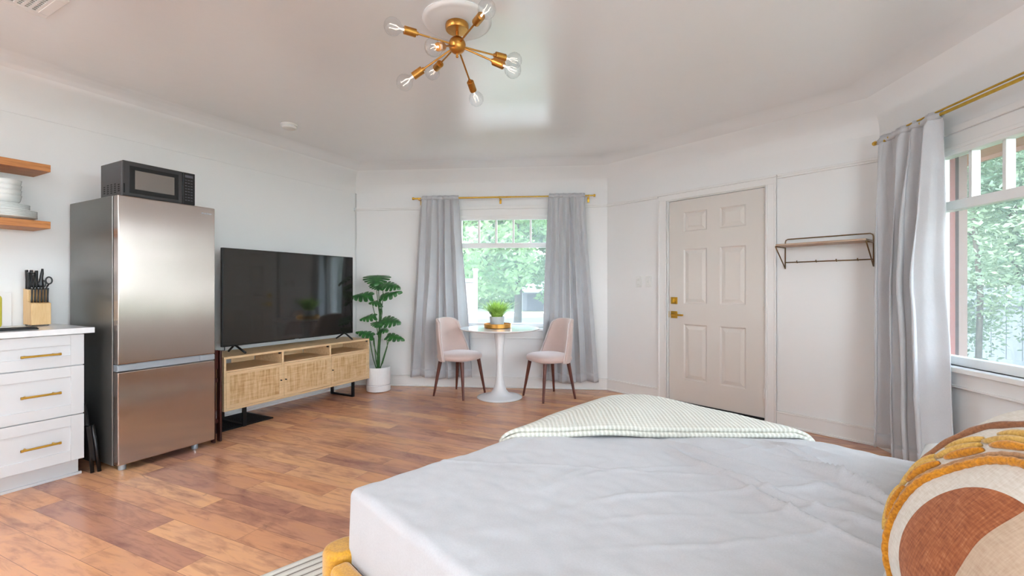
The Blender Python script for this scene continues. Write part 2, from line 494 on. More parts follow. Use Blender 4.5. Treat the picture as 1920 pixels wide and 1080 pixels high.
M['fence'] = wood('weathered_fence', [rgb(88, 92, 98), rgb(112, 114, 118)], (6, 6, 1), .9)
M['lawn'] = simple('lawn', rgb(84, 100, 66), .95, nscale=3, namp=.2)
M['asphalt'] = simple('asphalt', rgb(104, 104, 108), .9, nscale=3, namp=.08)
M['concrete'] = simple('pale_concrete', rgb(190, 188, 186), .9, nscale=3, namp=.05)
M['grate'] = simple('blackened_iron', rgb(20, 22, 26), .5, .4)
M['bulb_metal'] = simple('glowing_filament', rgb(230, 200, 180), .3, .5)
_b = M['bulb_metal'].node_tree.nodes['Principled BSDF']; _b.inputs['Emission Color'].default_value = (1, .85, .72, 1); _b.inputs['Emission Strength'].default_value = 1.2

def m_clear():
    t = NT('clear_bulb_glass'); t.t.nodes.remove(t.b)
    tr = t.n('ShaderNodeBsdfTransparent'); gl = t.n('ShaderNodeBsdfGlossy'); gl.inputs['Roughness'].default_value = 0.02
    lw = t.n('ShaderNodeLayerWeight'); lw.inputs[0].default_value = .35
    tr.inputs[0].default_value = (.95, .96, .97, 1)
    f = t.math('POWER', lw.outputs['Facing'], 2.0)
    f = t.math('ADD', t.math('MULTIPLY', f, .7), .04)
    mx = t.n('ShaderNodeMixShader'); t.l(f, mx.inputs[0]); t.l(tr.outputs[0], mx.inputs[1]); t.l(gl.outputs[0], mx.inputs[2])
    t.l(mx.outputs[0], t.out.inputs[0]); return t.m
M['clear'] = m_clear()

# ------------------------------------------------------------------ room shell
def struct(o, kind='structure'):
    o['kind'] = kind; return o
def expand(poly, d):
    """offset of a clockwise convex polygon; d > 0 goes inwards"""
    out = []; n = len(poly)
    for i in range(n):
        a, b, c = poly[i-1], poly[i], poly[(i+1) % n]
        e1 = (b - a).normalized(); e2 = (c - b).normalized()
        n1 = Vector((e1.y, -e1.x)); n2 = Vector((e2.y, -e2.x))
        k = d / (1 + n1.dot(n2))
        out.append(b + (n1 + n2) * k)
    return out
H, COVE = 2.60, .30
mb = MB(); o_ = expand(ROOM, -.14)
mb.poly([(p.x, p.y, 0) for p in o_], (0, 0, -.12))
struct(mb.obj('floor', M['floor']))
# ceiling with its coved edge
mb = MB(); rows = []
for i in range(11):
    t = pi/2*i/10
    pg = expand(ROOM, COVE*(1-cos(t)) + .0005)
    rows.append([mb.bm.verts.new((p.x, p.y, H - COVE + COVE*sin(t))) for p in pg])
for A, B in zip(rows, rows[1:]): mb.bridge(A, B)
mb.face(rows[-1])
pg = expand(ROOM, -.14)
top = [mb.bm.verts.new((p.x, p.y, H + .12)) for p in pg]; low = [mb.bm.verts.new((p.x, p.y, H - COVE)) for p in pg]
mb.bridge(top, low); mb.face(top); mb.bridge(low, rows[0])
ceil = struct(mb.obj('ceiling', [M['ceiling'], M['wall']], smooth='auto'))
for f_ in ceil.data.polygons:
    if f_.center.z < H - .045: f_.material_index = 1

def wall(name, fr, x0, x1, holes, z1=H - COVE, th=.14, e0=0, e1=0):
    """wall slab in frame coordinates (y from 0 to th) with rectangular holes (xa, xb, za, zb)"""
    mb = MB(); xs = sorted({x0, x1} | {h[0] for h in holes} | {h[1] for h in holes})
    R = Matrix.Translation(fr.o) @ Matrix.Rotation(fr.a, 4, 'Z')
    for a, b in zip(xs, xs[1:]):
        hs = [h for h in holes if h[0] <= a + 1e-6 and h[1] >= b - 1e-6]
        z = 0
        for h in sorted(hs, key=lambda q: q[2]):
            if h[2] > z + 1e-4: mb.box(a, b, 0, th, z, h[2], R)
            z = h[3]
        if z < z1: mb.box(a, b, 0, th, z, z1, R)
    return struct(mb.obj(name, M['wall']))
LB = (P2 - P1).length
WZ0, WZ1 = .70, 2.0       # window opening heights
BW = (1.245, 2.335)        # back window opening along its wall
RW = (.455, 1.525)          # right window opening along its wall
DO = (.755, 1.692, 0, 2.055)
wall('wall_left', TV, -8, -.0, [])
wall('wall_back', BK, 0, LB, [(BW[0], BW[1], WZ0, WZ1)])
wall('wall_door', DR, 0, 2.47, [DO])
RL = 5.1/.9968
wall('wall_right', RT, 0, RL, [(RW[0], RW[1], WZ0, WZ1), (2.45, 5.0, .5, 2.2)])
_R = Matrix.Translation(RT.o) @ Matrix.Rotation(RT.a, 4, 'Z'); mb = MB()
for a_, b_, c_, d_ in ((2.45, 2.49, .5, 2.2), (4.96, 5.0, .5, 2.2), (3.70, 3.74, .54, 2.16), (2.49, 4.96, .5, .54), (2.49, 4.96, 2.16, 2.2)): mb.box(a_, b_, .03, .09, c_, d_, _R)
_w = struct(mb.obj('window_7', M['trim'])); MB().box(2.49, 4.96, .056, .06, .54, 2.16, _R).obj('pane', M['glass'], _w)  # unseen window, added to let in more light from the right
# rear wall, behind the camera, with a tall glazed opening added for more daylight
_d = (P5 - P4); RR = Frame(P4.x, P4.y, atan2(_d.y, _d.x))
RLN = _d.length
rear_holes = [(.3, 2.0, .05, 2.28)]
wall('wall_rear', RR, 0, RLN, rear_holes)
for i, h in enumerate(rear_holes):
    mb = MB(); R = Matrix.Translation(RR.o) @ Matrix.Rotation(RR.a, 4, 'Z')
    for a, b, c, d in ((h[0], h[0]+.05, h[2], h[3]), (h[1]-.05, h[1], h[2], h[3]), (h[0]+.05, h[1]-.05, h[2], h[2]+.05), (h[0]+.05, h[1]-.05, h[3]-.05, h[3])):
        mb.box(a, b, .03, .1, c, d, R)
    w = struct(mb.obj('window_%d' % (i+3), M['trim']))
    MB().box(h[0]+.05, h[1]-.05, .06, .066, h[2]+.05, h[3]-.05, R).obj('pane', M['glass'], w)

# corner fillers between the wall slabs
mb = MB()
for p in (P1, P2, P3, P4, P5):
    d = (Vector((0, 1.5)) - p).normalized()
    mb.cyl((p.x - d.x*.085, p.y - d.y*.085, 0), (p.x - d.x*.085, p.y - d.y*.085, H-COVE), .07, n=12)
struct(mb.obj('wall_corners', M['wall']))

# skirting boards and picture rail
def run_board(name, fr, segs, z0, z1, th, bead=None, shoe=False, mat='trim'):
    mb = MB(); R = Matrix.Translation(fr.o) @ Matrix.Rotation(fr.a, 4, 'Z')
    for a, b in segs:
        mb.box(a, b, -th, .001, z0, z1, R)
        if bead: mb.box(a, b, -th-.006, .001, z1-.014, z1+.004, R)
        if shoe: mb.box(a, b, -th-.011, .001, 0, .017, R)
    return struct(mb.obj(name, M[mat], bevel=.004))
run_board('baseboard_left', TV, [(-2.0, 0), (-8, -4.0)], 0, .125, .016, True, True)
run_board('baseboard_back', BK, [(0, LB)], 0, .125, .016, True, True)
run_board('baseboard_door', DR, [(0, .66), (1.78, 2.475)], 0, .125, .016, True, True)
run_board('baseboard_right', RT, [(0, RL)], 0, .125, .016, True, True)
run_board('trim_1', BK, [(0, 1.12), (2.46, LB)], 2.092, 2.122, .016, True)
run_board('trim_2', DR, [(0, .652), (1.787, 2.475)], 2.092, 2.122, .016, True)
run_board('trim_3', RT, [(0, .33), (1.65, 2.43), (5.02, RL)], 2.092, 2.122, .016, True)
# return of the picture rail on the TV wall corner
run_board('trim_4', TV, [(-.022, 0)], 2.088, 2.128, .02, False)

# ------------------------------------------------------------------ windows
def window(num, fr, hole, panes=5):
    x0, x1 = hole; R = Matrix.Translation(fr.o) @ Matrix.Rotation(fr.a, 4, 'Z')
    fw = .035; gx0, gx1 = x0 + fw, x1 - fw; gz0, gz1 = .752, 1.968; bz0, bz1 = 1.637, 1.694
    mb = MB()
    mb.box(x0, gx0, .02, .08, WZ0, WZ1, R); mb.box(gx1, x1, .02, .08, WZ0, WZ1, R)
    mb.box(gx0, gx1, .02, .08, WZ0, gz0, R); mb.box(gx0, gx1, .02, .08, gz1, WZ1, R)
    mb.box(gx0, gx1, .015, .08, bz0, bz1, R)
    w = struct(mb.obj('window_%d' % num, M['trim'], bevel=.003))
    mb = MB()
    for i in range(1, panes):
        x = gx0 + (gx1-gx0)*i/panes
        mb.box(x-.011, x+.011, .025, .075, bz1, gz1, R)
    mb.obj('muntin', M['trim'], w, bevel=.003)
    MB().box(gx0-.005, gx1+.005, .05, .054, bz1-.005, gz1+.005, R).obj('pane', M['glass'], w)
    MB().box(gx0-.005, gx1+.005, .05, .054, gz0-.005, bz0+.005, R).obj('pane', M['glass'], w)
    # casing, bead and apron
    mb = MB(); cw = .11
    mb.box(x0-cw, x0, -.018, .0, .70, WZ1, R); mb.box(x1, x1+cw, -.018, 0, .70, WZ1, R)
    mb.box(x0-cw, x1+cw, -.02, 0, WZ1-.04, 2.085, R)
    mb.box(x0-cw-.012, x1+cw+.012, -.034, 0, 2.085, 2.125, R)
    mb.box(x0-.02, x1+.02, -.026, 0, WZ1-.012, WZ1+.012, R)
    mb.obj('casing', M['trim'], w, bevel=.004)
    mb = MB(); mb.box(x0-cw-.02, x1+cw+.02, -.055, .03, .668, .70, R)
    mb.obj('sill', M['trim'], w, bevel=.006)
    mb = MB(); mb.box(x0-cw, x1+cw, -.018, 0, .575, .668, R); mb.box(x0-cw, x1+cw, -.025, 0, .575, .59, R)
    mb.obj('apron', M['trim'], w, bevel=.003)
    # painted outer frame standing in the wall's thickness
    return w
w1 = window(1, BK, BW); w2 = window(2, RT, RW)
R = Matrix.Translation(RT.o) @ Matrix.Rotation(RT.a, 4, 'Z')
mb = MB()
mb.box(RW[0]-.005, RW[0]+.03, .085, .115, WZ0, WZ1, R); mb.box(RW[1]-.03, RW[1]+.005, .085, .115, WZ0, WZ1, R)
mb.obj('outer_frame', M['siding'], w2)
mb = MB()
mb.box(RW[0]-.08, RW[0]+.025, .14, .19, WZ0-.1, WZ1+.1, R); mb.box(RW[1]-.025, RW[1]+.08, .14, .19, WZ0-.1, WZ1+.1, R)
mb.obj('outer_casing', M['brown_ext'], w2)

# ------------------------------------------------------------------ front door
R = Matrix.Translation(DR.o) @ Matrix.Rotation(DR.a, 4, 'Z')
d0, d1 = .7685, 1.678
dz0, dz1 = .035, 2.038
cols = [(d0+.156, d0+.392), (d0+.516, d0+.750)]
rws = [(.257, .807), (1.009, 1.549), (1.722, 1.917)]
mb = MB()
xs = [d0] + [v for c in cols for v in c] + [d1]
zs = [dz0] + [v for r in rws for v in r] + [dz1]
Y0 = .014
for i in range(len(xs)-1):
    for j in range(len(zs)-1):
        xa, xb, za, zb = xs[i], xs[i+1], zs[j], zs[j+1]
        if i in (1, 3) and j in (1, 3, 5):
            # moulded raised panel: rings sinking then rising
            prof = [(0, Y0), (.012, Y0+.011), (.02, Y0+.011), (.024, Y0+.009), (.05, Y0+.002)]
            prev = None
            for ins, y in prof:
                ring = [mb.bm.verts.new(R @ Vector(c)) for c in ((xa+ins, y, za+ins), (xb-ins, y, za+ins), (xb-ins, y, zb-ins), (xa+ins, y, zb-ins))]
                if prev: mb.bridge(prev, ring)
                prev = ring
            mb.face(prev)
        else:
            mb.face([mb.bm.verts.new(R @ Vector(c)) for c in ((xa, Y0, za), (xb, Y0, za), (xb, Y0, zb), (xa, Y0, zb))])
mb.box(d0, d1, Y0+.013, Y0+.044, dz0, dz1, R)
for a in ((d0, d0+.002), (d1-.002, d1)): mb.box(a[0], a[1], Y0, Y0+.014, dz0, dz1, R)
bmesh.ops.remove_doubles(mb.bm, verts=mb.bm.verts, dist=.0002)
door = struct(mb.obj('door_1', M['door']))
mb = MB()   # jamb and casing
mb.box(.755, d0-.003, -.004, .13, 0, 2.055, R); mb.box(d1+.003, 1.692, -.004, .13, 0, 2.055, R); mb.box(.755, 1.692, -.004, .13, dz1+.004, 2.055, R)
for a, b in ((.66, .752), (1.695, 1.779)):
    mb.box(a, b, -.018, 0, 0, 2.051, R)
mb.box(.66, .674, -.027, 0, 0, 2.06, R); mb.box(.738, .752, -.023, 0, 0, 2.05, R)
mb.box(1.765, 1.779, -.027, 0, 0, 2.06, R); mb.box(1.695, 1.709, -.023, 0, 0, 2.05, R)
mb.box(.66, 1.779, -.0195, 0, 2.05, 2.106, R); mb.box(.655, 1.784, -.03, 0, 2.105, 2.125, R)
mb.obj('casing', M['trim'], door, bevel=.003)
mb = MB(); mb.box(d0, d1, .0, .13, 0.001, .034, R); mb.obj('threshold', M['void'], door)
mb = MB()
for z in (.25, 1.05, 1.85): mb.cyl(R @ Vector((d1+.004, -.002, z-.045)), R @ Vector((d1+.004, -.002, z+.045)), .006, n=10)
mb.obj('hinge', M['trim'], door)
mb = MB(); hx = d0+.058
mb.box(hx-.034, hx+.034, Y0-.012, Y0, 1.005, 1.073, R); mb.cyl(R @ Vector((hx, Y0-.022, 1.039)), R @ Vector((hx, Y0, 1.039)), .02, n=20)
mb.box(hx-.004, hx+.004, Y0-.034, Y0-.02, 1.022, 1.056, R)
mb.obj('deadbolt', M['gold'], door, bevel=.002)
mb = MB(); mb.box(hx-.034, hx+.034, Y0-.012, Y0, .862, .932, R); mb.cyl(R @ Vector((hx, Y0-.05, .897)), R @ Vector((hx, Y0, .897)), .012, n=16)
mb.box(hx-.012, hx+.12, Y0-.058, Y0-.046, .888, .906, R)
mb.box(d0-.004, d0+.001, Y0-.004, Y0+.02, .865, .93, R)
mb.obj('handle', M['gold'], door, bevel=.003)

# ------------------------------------------------------------------ light switches
for i, (x, lab) in enumerate(((.4234, 'white double-rocker light switch plate, the one farther from the door casing'), (.5405, 'white single light switch plate, the one nearer the door casing'))):
    p = DR.p(x, 0, 1.235)
    t = thing('light_switch', lab, 'light switch', p, DR.a, 'light switches beside the door')
    mb = MB(); mb.box(-.036, .036, -.011, 0, -.06, .06); mb.obj('plate', M['white_plastic'], t, bevel=.003)
    mb = MB()
    if i == 0: mb.box(-.017, .017, -.018, -.010, .002, .034); mb.box(-.017, .017, -.018, -.010, -.034, -.002)
    else: mb.box(-.017, .017, -.016, -.010, -.034, .034); mb.box(-.008, .008, -.024, -.015, -.012, .006)
    mb.obj('rocker', M['white_plastic'], t, bevel=.002)

# ------------------------------------------------------------------ shelf with hooks
t = thing('wall_shelf', 'narrow wooden shelf on an antique brass wire bracket with hook rail, beside the door', 'shelf', DR.p(2.14, 0, 0), DR.a)
hw = .295
MB().box(-hw, hw, -.225, -.012, 1.503, 1.518).obj('board', M['ash'], t, bevel=.003)
mb = MB(); r = .0045; y = -.008
mb.tube([(-hw, y, 1.325), (-hw, y, 1.545), (-hw+.004, y, 1.562), (-hw+.02, y, 1.571), (hw-.02, y, 1.571), (hw-.004, y, 1.562), (hw, y, 1.545), (hw, y, 1.325)], r)
for s in (-1, 1):
    mb.tube([(s*hw, y, 1.327), (s*hw, -.222, 1.496), (s*hw, -.222, 1.5), (s*hw, y, 1.5)], r)
mb.obj('bracket', M['bronze'], t, smooth=True)
mb = MB(); mb.tube([(-hw, y, 1.378), (hw, y, 1.378)], r); mb.obj('hook_rail', M['bronze'], t, smooth=True)
for i in range(4):
    x = -.20 + i*.135
    mb = MB(); mb.tube([(x, -.01, 1.378), (x, -.025, 1.372), (x, -.036, 1.376), (x, -.038, 1.39)], .004); mb.obj('hook', M['bronze'], t, smooth=True)

# ------------------------------------------------------------------ curtains
def rod(name, label, fr, x0, x1, z, out, brackets, group, finial=.02, r=.0095):
    t = thing(name, label, 'curtain rod', fr.p((x0+x1)/2, -out, z), fr.a, group)
    h = (x1-x0)/2
    mb = MB(); mb.cyl((-h, 0, 0), (h*.1, 0, 0), r, n=14); mb.cyl((h*.1, 0, 0), (h, 0, 0), r*.8, n=14)
    mb.obj('pole', M['gold'], t, smooth='auto')
    for s in (-1, 1):
        MB().cyl((s*h, 0, 0), (s*(h+.022), 0, 0), .015, n=18).obj('finial', M['gold'], t, bevel=.003)
    for bx in brackets:
        q = bx - (x0+x1)/2
        mb = MB(); mb.box(q-.006, q+.006, -.004, out, -.02, -.01); mb.box(q-.012, q+.012, out-.006, out, -.06, .0); mb.box(q-.006, q+.006, -.016, -.010, -.02, .008); mb.box(q-.006, q+.006, -.016, .004, -.022, -.012)
        mb.obj('bracket', M['gold'], t, bevel=.002)
    return t
RODB, RODR = .10, .13
rod('curtain_rod', 'slim brass curtain rod above the window behind the small round table', BK, .742, 2.81, 2.208, RODB, (.80, 1.745, 2.76), 'brass curtain rods')
rod('curtain_rod', 'brass double curtain rod running out of the picture above the window by the bed', RT, .155, 1.95, 2.185, RODR, (.25, 1.85), 'brass curtain rods')
mb_r = [o for o in COL.objects if o.name.startswith('curtain_rod')][-1]
MB().cyl((-.62, -.0, .024), (.9, 0, .024), .006, n=12).obj('second_pole', M['gold'], mb_r, smooth='auto')

def curtain(label, fr, rod_z, out, tl, tr, bl, br, hem, folds, seed, group, depth=.068, pinch=None, nu=150, nv=56, shape=None):
    """panel from rod to hem; tl/tr and bl/br are its side edges at top and bottom in wall coordinates"""
    t = thing('curtain', label, 'curtain', fr.p((bl+br)/2, -out, hem), fr.a, group)
    cx = (bl+br)/2
    def f(u, v):       # v 0 at the top
        z = rod_z + .03 - v*(rod_z + .03 - hem)
        e = v**.75
        L = tl + (bl-tl)*e; Rr = tr + (br-tr)*e
        if shape: L, Rr = shape(v, L, Rr)
        w = u + .012*sin(2*pi*(folds*.5*u + seed))*(1-v)
        x = L + (Rr-L)*w
        ph = 2*pi*(folds*u + .22*noise.noise(Vector((u*3, v*1.3, seed)))*2 + seed)
        a = depth*(.38 + .62*min(1, v*2.2)) * (.75 + .5*noise.noise(Vector((u*5, seed*3, 1))))
        sn = sin(ph)
        y = a*(abs(sn)**.6)*(1 if sn > 0 else -1) + .012*noise.noise(Vector((u*9, v*6, seed)))
        y += .006*sin(2*pi*folds*2.3*u + 5*seed)*max(0, 1-v*4)
        # gathered around the rod at the top
        if v < .03: y = y*.55
        x += .30*a*sin(2*ph)
        return (x - cx, y*1.0 - .004*(v > .02), z - hem + .012*sin(9*u + seed)*v)
    mb = MB(); mb.grid(f, nu, nv)
    c = mb.obj('panel', M['curtain'], t, smooth=True, solid=.004)
    # stitched hem
    mb = MB()
    def g(u, v):
        q = f(u, 1 - v*.045); return (q[0], q[1] - .0035, q[2])
    mb.grid(g, nu, 3); mb.obj('hem', M['curtain'], t, smooth=True, solid=.003)
    mb = MB()
    def k(u, v):
        q = f(u, .0 + v*.028); a = 2*pi*v
        return (q[0], q[1]*.6 + .016*cos(a), rod_z - hem + .018*sin(a))
    mb.grid(k, nu, 10); mb.obj('rod_pocket', M['curtain'], t, smooth=True, solid=.003)
    return t
GC = 'grey linen curtain panels'
curtain('grey linen curtain panel left of the window, beside the tall potted plant', BK, 2.208, RODB, .83, 1.268, .70, 1.42, .125, 5.2, .3, GC,
        shape=lambda v, L, Rr: (L, 1.268 + .175*min(1, v*1.05)**1.0 - .05*max(0, v-.75)))
curtain('grey linen curtain panel right of the window, behind the right-hand dining chair', BK, 2.208, RODB, 2.318, 2.72, 2.235, 2.875, .10, 5.6, .75, GC,
        shape=lambda v, L, Rr: (2.318 - .06*v**.5, 2.72 + .155*v**1.3))
def rshape(v, L, Rr):
    Rq = .685 - .045*sin(min(1, v/.5)*pi/2) if v < .5 else .64 + .075*((v-.5)/.5)**.8
    return (.155 + .015*v, Rq)
curtain('long grey linen curtain panel hanging from the double rod, beside the hook shelf', RT, 2.185, RODR, .17, .685, .17, .70, .06, 4.2, .1, GC, depth=.085, shape=rshape)

# ------------------------------------------------------------------ fridge
def TVP(s, d, z=0): return TV.p(-s, -d, z)
fx = (2.019+2.600)/2; fw = (2.600-2.019)/2
t = thing('fridge', 'tall stainless steel fridge with the freezer door below, beside the white drawers', 'fridge', TVP(fx, 0), TV.a)
MB().box(-fw, fw, -.655, -.03, .035, 1.752).obj('body', M['steel_side'], t, bevel=.006)
MB().box(-fw+.006, fw-.006, -.672, -.655, .04, 1.745).obj('gasket', M['void'], t)
def fdoor(z0, z1):
    mb = MB(); mb.box(-fw, fw, -.733, -.672, z0, z1); return mb
dr = fdoor(.682, 1.750).obj('upper_door', M['steel'], t, bevel=.006)
mb = MB()
for i, w_ in enumerate((.008, .003, .006, .008, .006, .008, .006)):
    mb.box(fw-.092+i*.0105, fw-.092+i*.0105+w_, -.7338, -.733, 1.700, 1.709)
mb.obj('logo', M['steel_trim'], dr)
fdoor(.048, .634).obj('lower_door', M['steel'], t, bevel=.006)
mb = MB(); mb.box(-fw, fw, -.722, -.672, .636, .680); mb.box(-fw, -fw+.10, -.731, -.722, .640, .678); mb.box(fw-.10, fw, -.731, -.722, .640, .678)
mb.obj('handle_recess', M['steel_trim'], t, bevel=.003)
for sx, yy in ((-fw+.05, -.66), (fw-.1, -.66), (-fw+.05, -.1), (fw-.1, -.1)):
    MB().cyl((sx, yy, 0), (sx, yy, .045), .021, n=16).obj('foot', M['steel_trim'], t, bevel=.003)

# ------------------------------------------------------------------ microwave
mx = (2.114+2.543)/2; mw = .2155
t = thing('microwave', 'black microwave oven standing on top of the steel fridge', 'microwave', TVP(mx, 0, 1.752), TV.a)
MB().box(-mw, mw, -.632, -.345, .012, .24).obj('body', M['charcoal'], t, bevel=.005)
mb = MB()
for i in range(5):
    for j in range(5 if 0 < i < 4 else 4):
        y = -.60 + i*.05; z = .045 + j*.0135 + (.0 if i in (0, 4) else -.006)
        mb.box(-mw-.0008, -mw+.002, y-.012, y+.012, z-.0035, z+.0035)
mb.obj('vent_grille', M['void'], t)
mb = MB(); mb.box(-mw, mw-.082, -.652, -.633, .012, .24)
md = mb.obj('door', M['charcoal'], t, bevel=.004)
MB().box(-mw+.036, mw-.108, -.6535, -.652, .034, .212).obj('window_surround', M['black_plastic'], md, bevel=.001)
MB().box(-mw+.066, mw-.135, -.655, -.6534, .062, .186).obj('window', simple('mirrored_mesh_window', rgb(130, 124, 120), .22, .35), md)
MB().box(-mw+.003, -mw+.012, -.654, -.645, .03, .09).obj('grip', M['void'], md)
cp = MB().box(mw-.080, mw, -.652, -.633, .012, .24).obj('control_panel', M['black_plastic'], t, bevel=.003)
keyM = simple('printed_keys', rgb(88, 86, 96), .5)
mb = MB(); mb.box(mw-.066, mw-.014, -.6535, -.652, .205, .222)
for j in range(8):
    for i in range(3):
        x = mw-.066 + i*.0185; z = .186 - j*.0205
        mb.box(x, x+.0125, -.6527, -.652, z-.0028, z+.0028 if (i+j) % 3 else z+.0012)
mb.obj('keypad', keyM, cp)
for x in (-.17, .17):
    for y in (-.6, -.38): MB().cyl((x, y, 0), (x, y, .014), .012, n=12).obj('foot', M['black_plastic'], t)

# ------------------------------------------------------------------ kitchen base cabinet, worktop
s0 = 2.706
t = thing('base_cabinet', 'white shaker base cabinet with three drawers and brass bar pulls, under the worktop', 'cabinet', TVP(s0, 0), TV.a)
L = -1.20
mb = MB(); mb.box(L, -.0, -.55, -.004, .125, .885); mb.obj('body', M['cabinet'], t)
mb = MB(); mb.box(L, -.004, -.497, -.02, 0, .127); mb.box(L, .008, -.512, -.496, 0, .016); mb.obj('plinth', M['cabinet'], t, bevel=.002)
def drawer(x0, x1, z0, z1, hz, hx):
    mb = MB(); fr = .062; y = -.57
    mb.box(x0, x0+fr, y, -.551, z0, z1); mb.box(x1-fr, x1, y, -.551, z0, z1)
    mb.box(x0+fr, x1-fr, y, -.551, z0, z0+fr); mb.box(x0+fr, x1-fr, y, -.551, z1-fr, z1)
    mb.box(x0+fr-.002, x1-fr+.002, y+.009, -.551, z0+fr-.002, z1-fr+.002)
    d = mb.obj('drawer', M['cabinet'], t, bevel=.0015)
    mb = MB(); mb.cyl((hx-.085, y-.03, hz), (hx+.085, y-.03, hz), .0062, n=14)
    for q in (-.06, .06): mb.cyl((hx+q, y-.03, hz), (hx+q, y+.0095, hz), .005, n=10)
    for q in (-.085, .075): mb.cyl((hx+q, y-.03, hz), (hx+q+.01, y-.03, hz), .0078, n=14)
    mb.obj('handle', M['gold'], d, smooth='auto')
for (za, zb, hz) in ((.694, .880, .772), (.393, .688, .541), (.112, .387, .243)):
    drawer(-.46, -.001, za, zb, hz, -.201)
    drawer(-1.19, -.464, za, zb, hz, -.827)
mb = MB(); mb.box(-1.26, .041, -.600, -.002, 0, .034)
wt = mb.obj('worktop', M['quartz'], bevel=.002)
wt.location = TVP(s0, 0, .886); wt.rotation_euler.z = TV.a
tag(wt, 'pale quartz worktop slab lying on the white drawer cabinet', 'worktop')
CT = .921
mb = MB(); mb.box(-1.26, -.172, -.014, -.002, 0, .215)
bs = mb.obj('backsplash', M['white_gloss'], bevel=.001)
bs.location = TVP(s0, 0, CT-.0005); bs.rotation_euler.z = TV.a
tag(bs, 'low glossy white backsplash panel on the wall behind the knife block', 'backsplash')

# knife block
t = thing('knife_block', 'light beech knife block with stepped front on the white worktop', 'knife block', TVP(2.785, 0, CT), TV.a)
bw = .0465
mb = MB()
mb.poly([(-bw, -.175, .006), (-bw, -.175, .145), (-bw, -.118, .158), (-bw, -.118, .232), (-bw, -.035, .240), (-bw, -.035, .006)], (2*bw, 0, 0))
mb.obj('block', M['block'], t, bevel=.003)
for x in (-.035, .035):
    for y in (-.16, -.05): MB().cyl((x, y, 0), (x, y, .008), .006, n=10).obj('foot', M['black_plastic'], t)
rivet = simple('steel_end_cap', rgb(190, 190, 190), .25, 1)
def knife(x, y, z0, ln, w, group, label, lean=.10, side=0.0):
    k = thing('knife', label, 'knife', TV.p(-2.785 + x, y, CT + z0), TV.a, group)
    top = Vector((side*ln, -lean*ln, ln))
    mb = MB(); n = 6; pts = [top*(i/n) for i in range(n+1)]
    mb.tube(pts, lambda q: w*(.85 + .35*abs(q-.5)*1.2), 10); mb.obj('handle', M['black_plastic'], k, smooth=True)
    mb = MB(); mb.cyl((0, 0, -.008), (0, 0, .004), w*.9, n=10); mb.obj('bolster', rivet, k)
    mb = MB(); mb.cyl(top*.97, top*1.02, w*.8, n=10); mb.obj('end_cap', rivet, k)
for i in range(6):
    x = -.037 + i*.0148
    knife(x, -.147, .146, .098, .0052, 'steak knives in the front row of the block',
          'black steak knife in the front row of the beech block, ' + ('the leftmost', 'second from the left', 'third from the left', 'third from the right', 'second from the right', 'the rightmost')[i], lean=.06)
for i, (x, y, ln) in enumerate(((-.036, -.10, .11), (-.036, -.065, .125), (-.016, -.10, .11), (-.014, -.065, .125), (.004, -.085, .122))):
    knife(x, y, .235, ln, .0078, 'large knives in the back of the block',
          'large black kitchen knife at the back of the beech block, ' + ('left, front slot', 'left, rear slot', 'second slot, front', 'second slot, rear', 'next to the sharpening steel')[i], lean=.12, side=-.05)
k = thing('honing_steel', 'pointed black sharpening steel handle between the large knives and the scissors', 'sharpening steel', TV.p(-2.785 + .018, -.09, CT + .236), TV.a)
mb = MB(); mb.tube([(0, 0, -.006), (.002, -.004, .03), (.004, -.008, .075), (.006, -.012, .105), (.007, -.014, .135)], lambda q: .017*(1 - .72*q) + .002*sin(9*q), 12); mb.obj('handle', M['black_plastic'], k, smooth=True)
k = thing('scissors', 'black-handled kitchen scissors with a round loop, in the knife block', 'scissors', TV.p(-2.785 + .036, -.10, CT + .232), TV.a)
mb = MB()
for s, h in ((.75, .062), (-.75, .04)):
    c = Vector((s*.021 + .006, 0, h)); mb.tube([c + Vector((.0155*cos(a)*1.0, 0, .023*sin(a))) for a in [2*pi*i/18 for i in range(18)]], .0045, 8, closed=True)
    mb.tube([(.003, 0, -.004), (.004 + s*.005, 0, .012), tuple(c + Vector((0, 0, -.022)))], .005, 8)
mb.obj('handle', M['black_plastic'], k, smooth=True)
MB().box(0, .006, -.002, .002, -.006, .012).obj('blade', rivet, k)

# tray and yellow board on the worktop
t = thing('tray', 'thin black tray lying flat on the worktop in front of the knife block', 'tray', TVP(3.07, .435, CT), TV.a)
MB().rbox(0, 0, 0, .006, .37, .13, .02).obj('base', M['black_metal'], t)
mb = MB()
def rim(i, n=48):
    a = 2*pi*i/n
    cx = .165*max(-1, min(1, 1.25*cos(a))); cy = .047*max(-1, min(1, 1.25*sin(a)))
    return (cx + .018*cos(a), cy + .016*sin(a), .008)
mb.tube([rim(i) for i in range(48)], .003, 6, closed=True); mb.obj('rim', M['black_metal'], t, smooth=True)
t = thing('cutting_board', 'yellow-green round-cornered board standing upright at the left edge of the worktop', 'cutting board', TVP(3.122, .30, CT), TV.a)
Rv = Matrix.Rotation(radians(90), 4, 'X')
mb = MB(); mb.rbox(0, .105, -.008, .008, .26, .208, .03, M=Rv); mb.obj('board', simple('olive_plastic', rgb(176, 160, 20), .4), t, bevel=.002)
mb = MB(); mb.rbox(0, .105, -.0095, .0095, .225, .172, .02, M=Rv); mb.obj('inlay', simple('amber_plastic', rgb(214, 160, 60), .4, nscale=12, namp=.2), t)

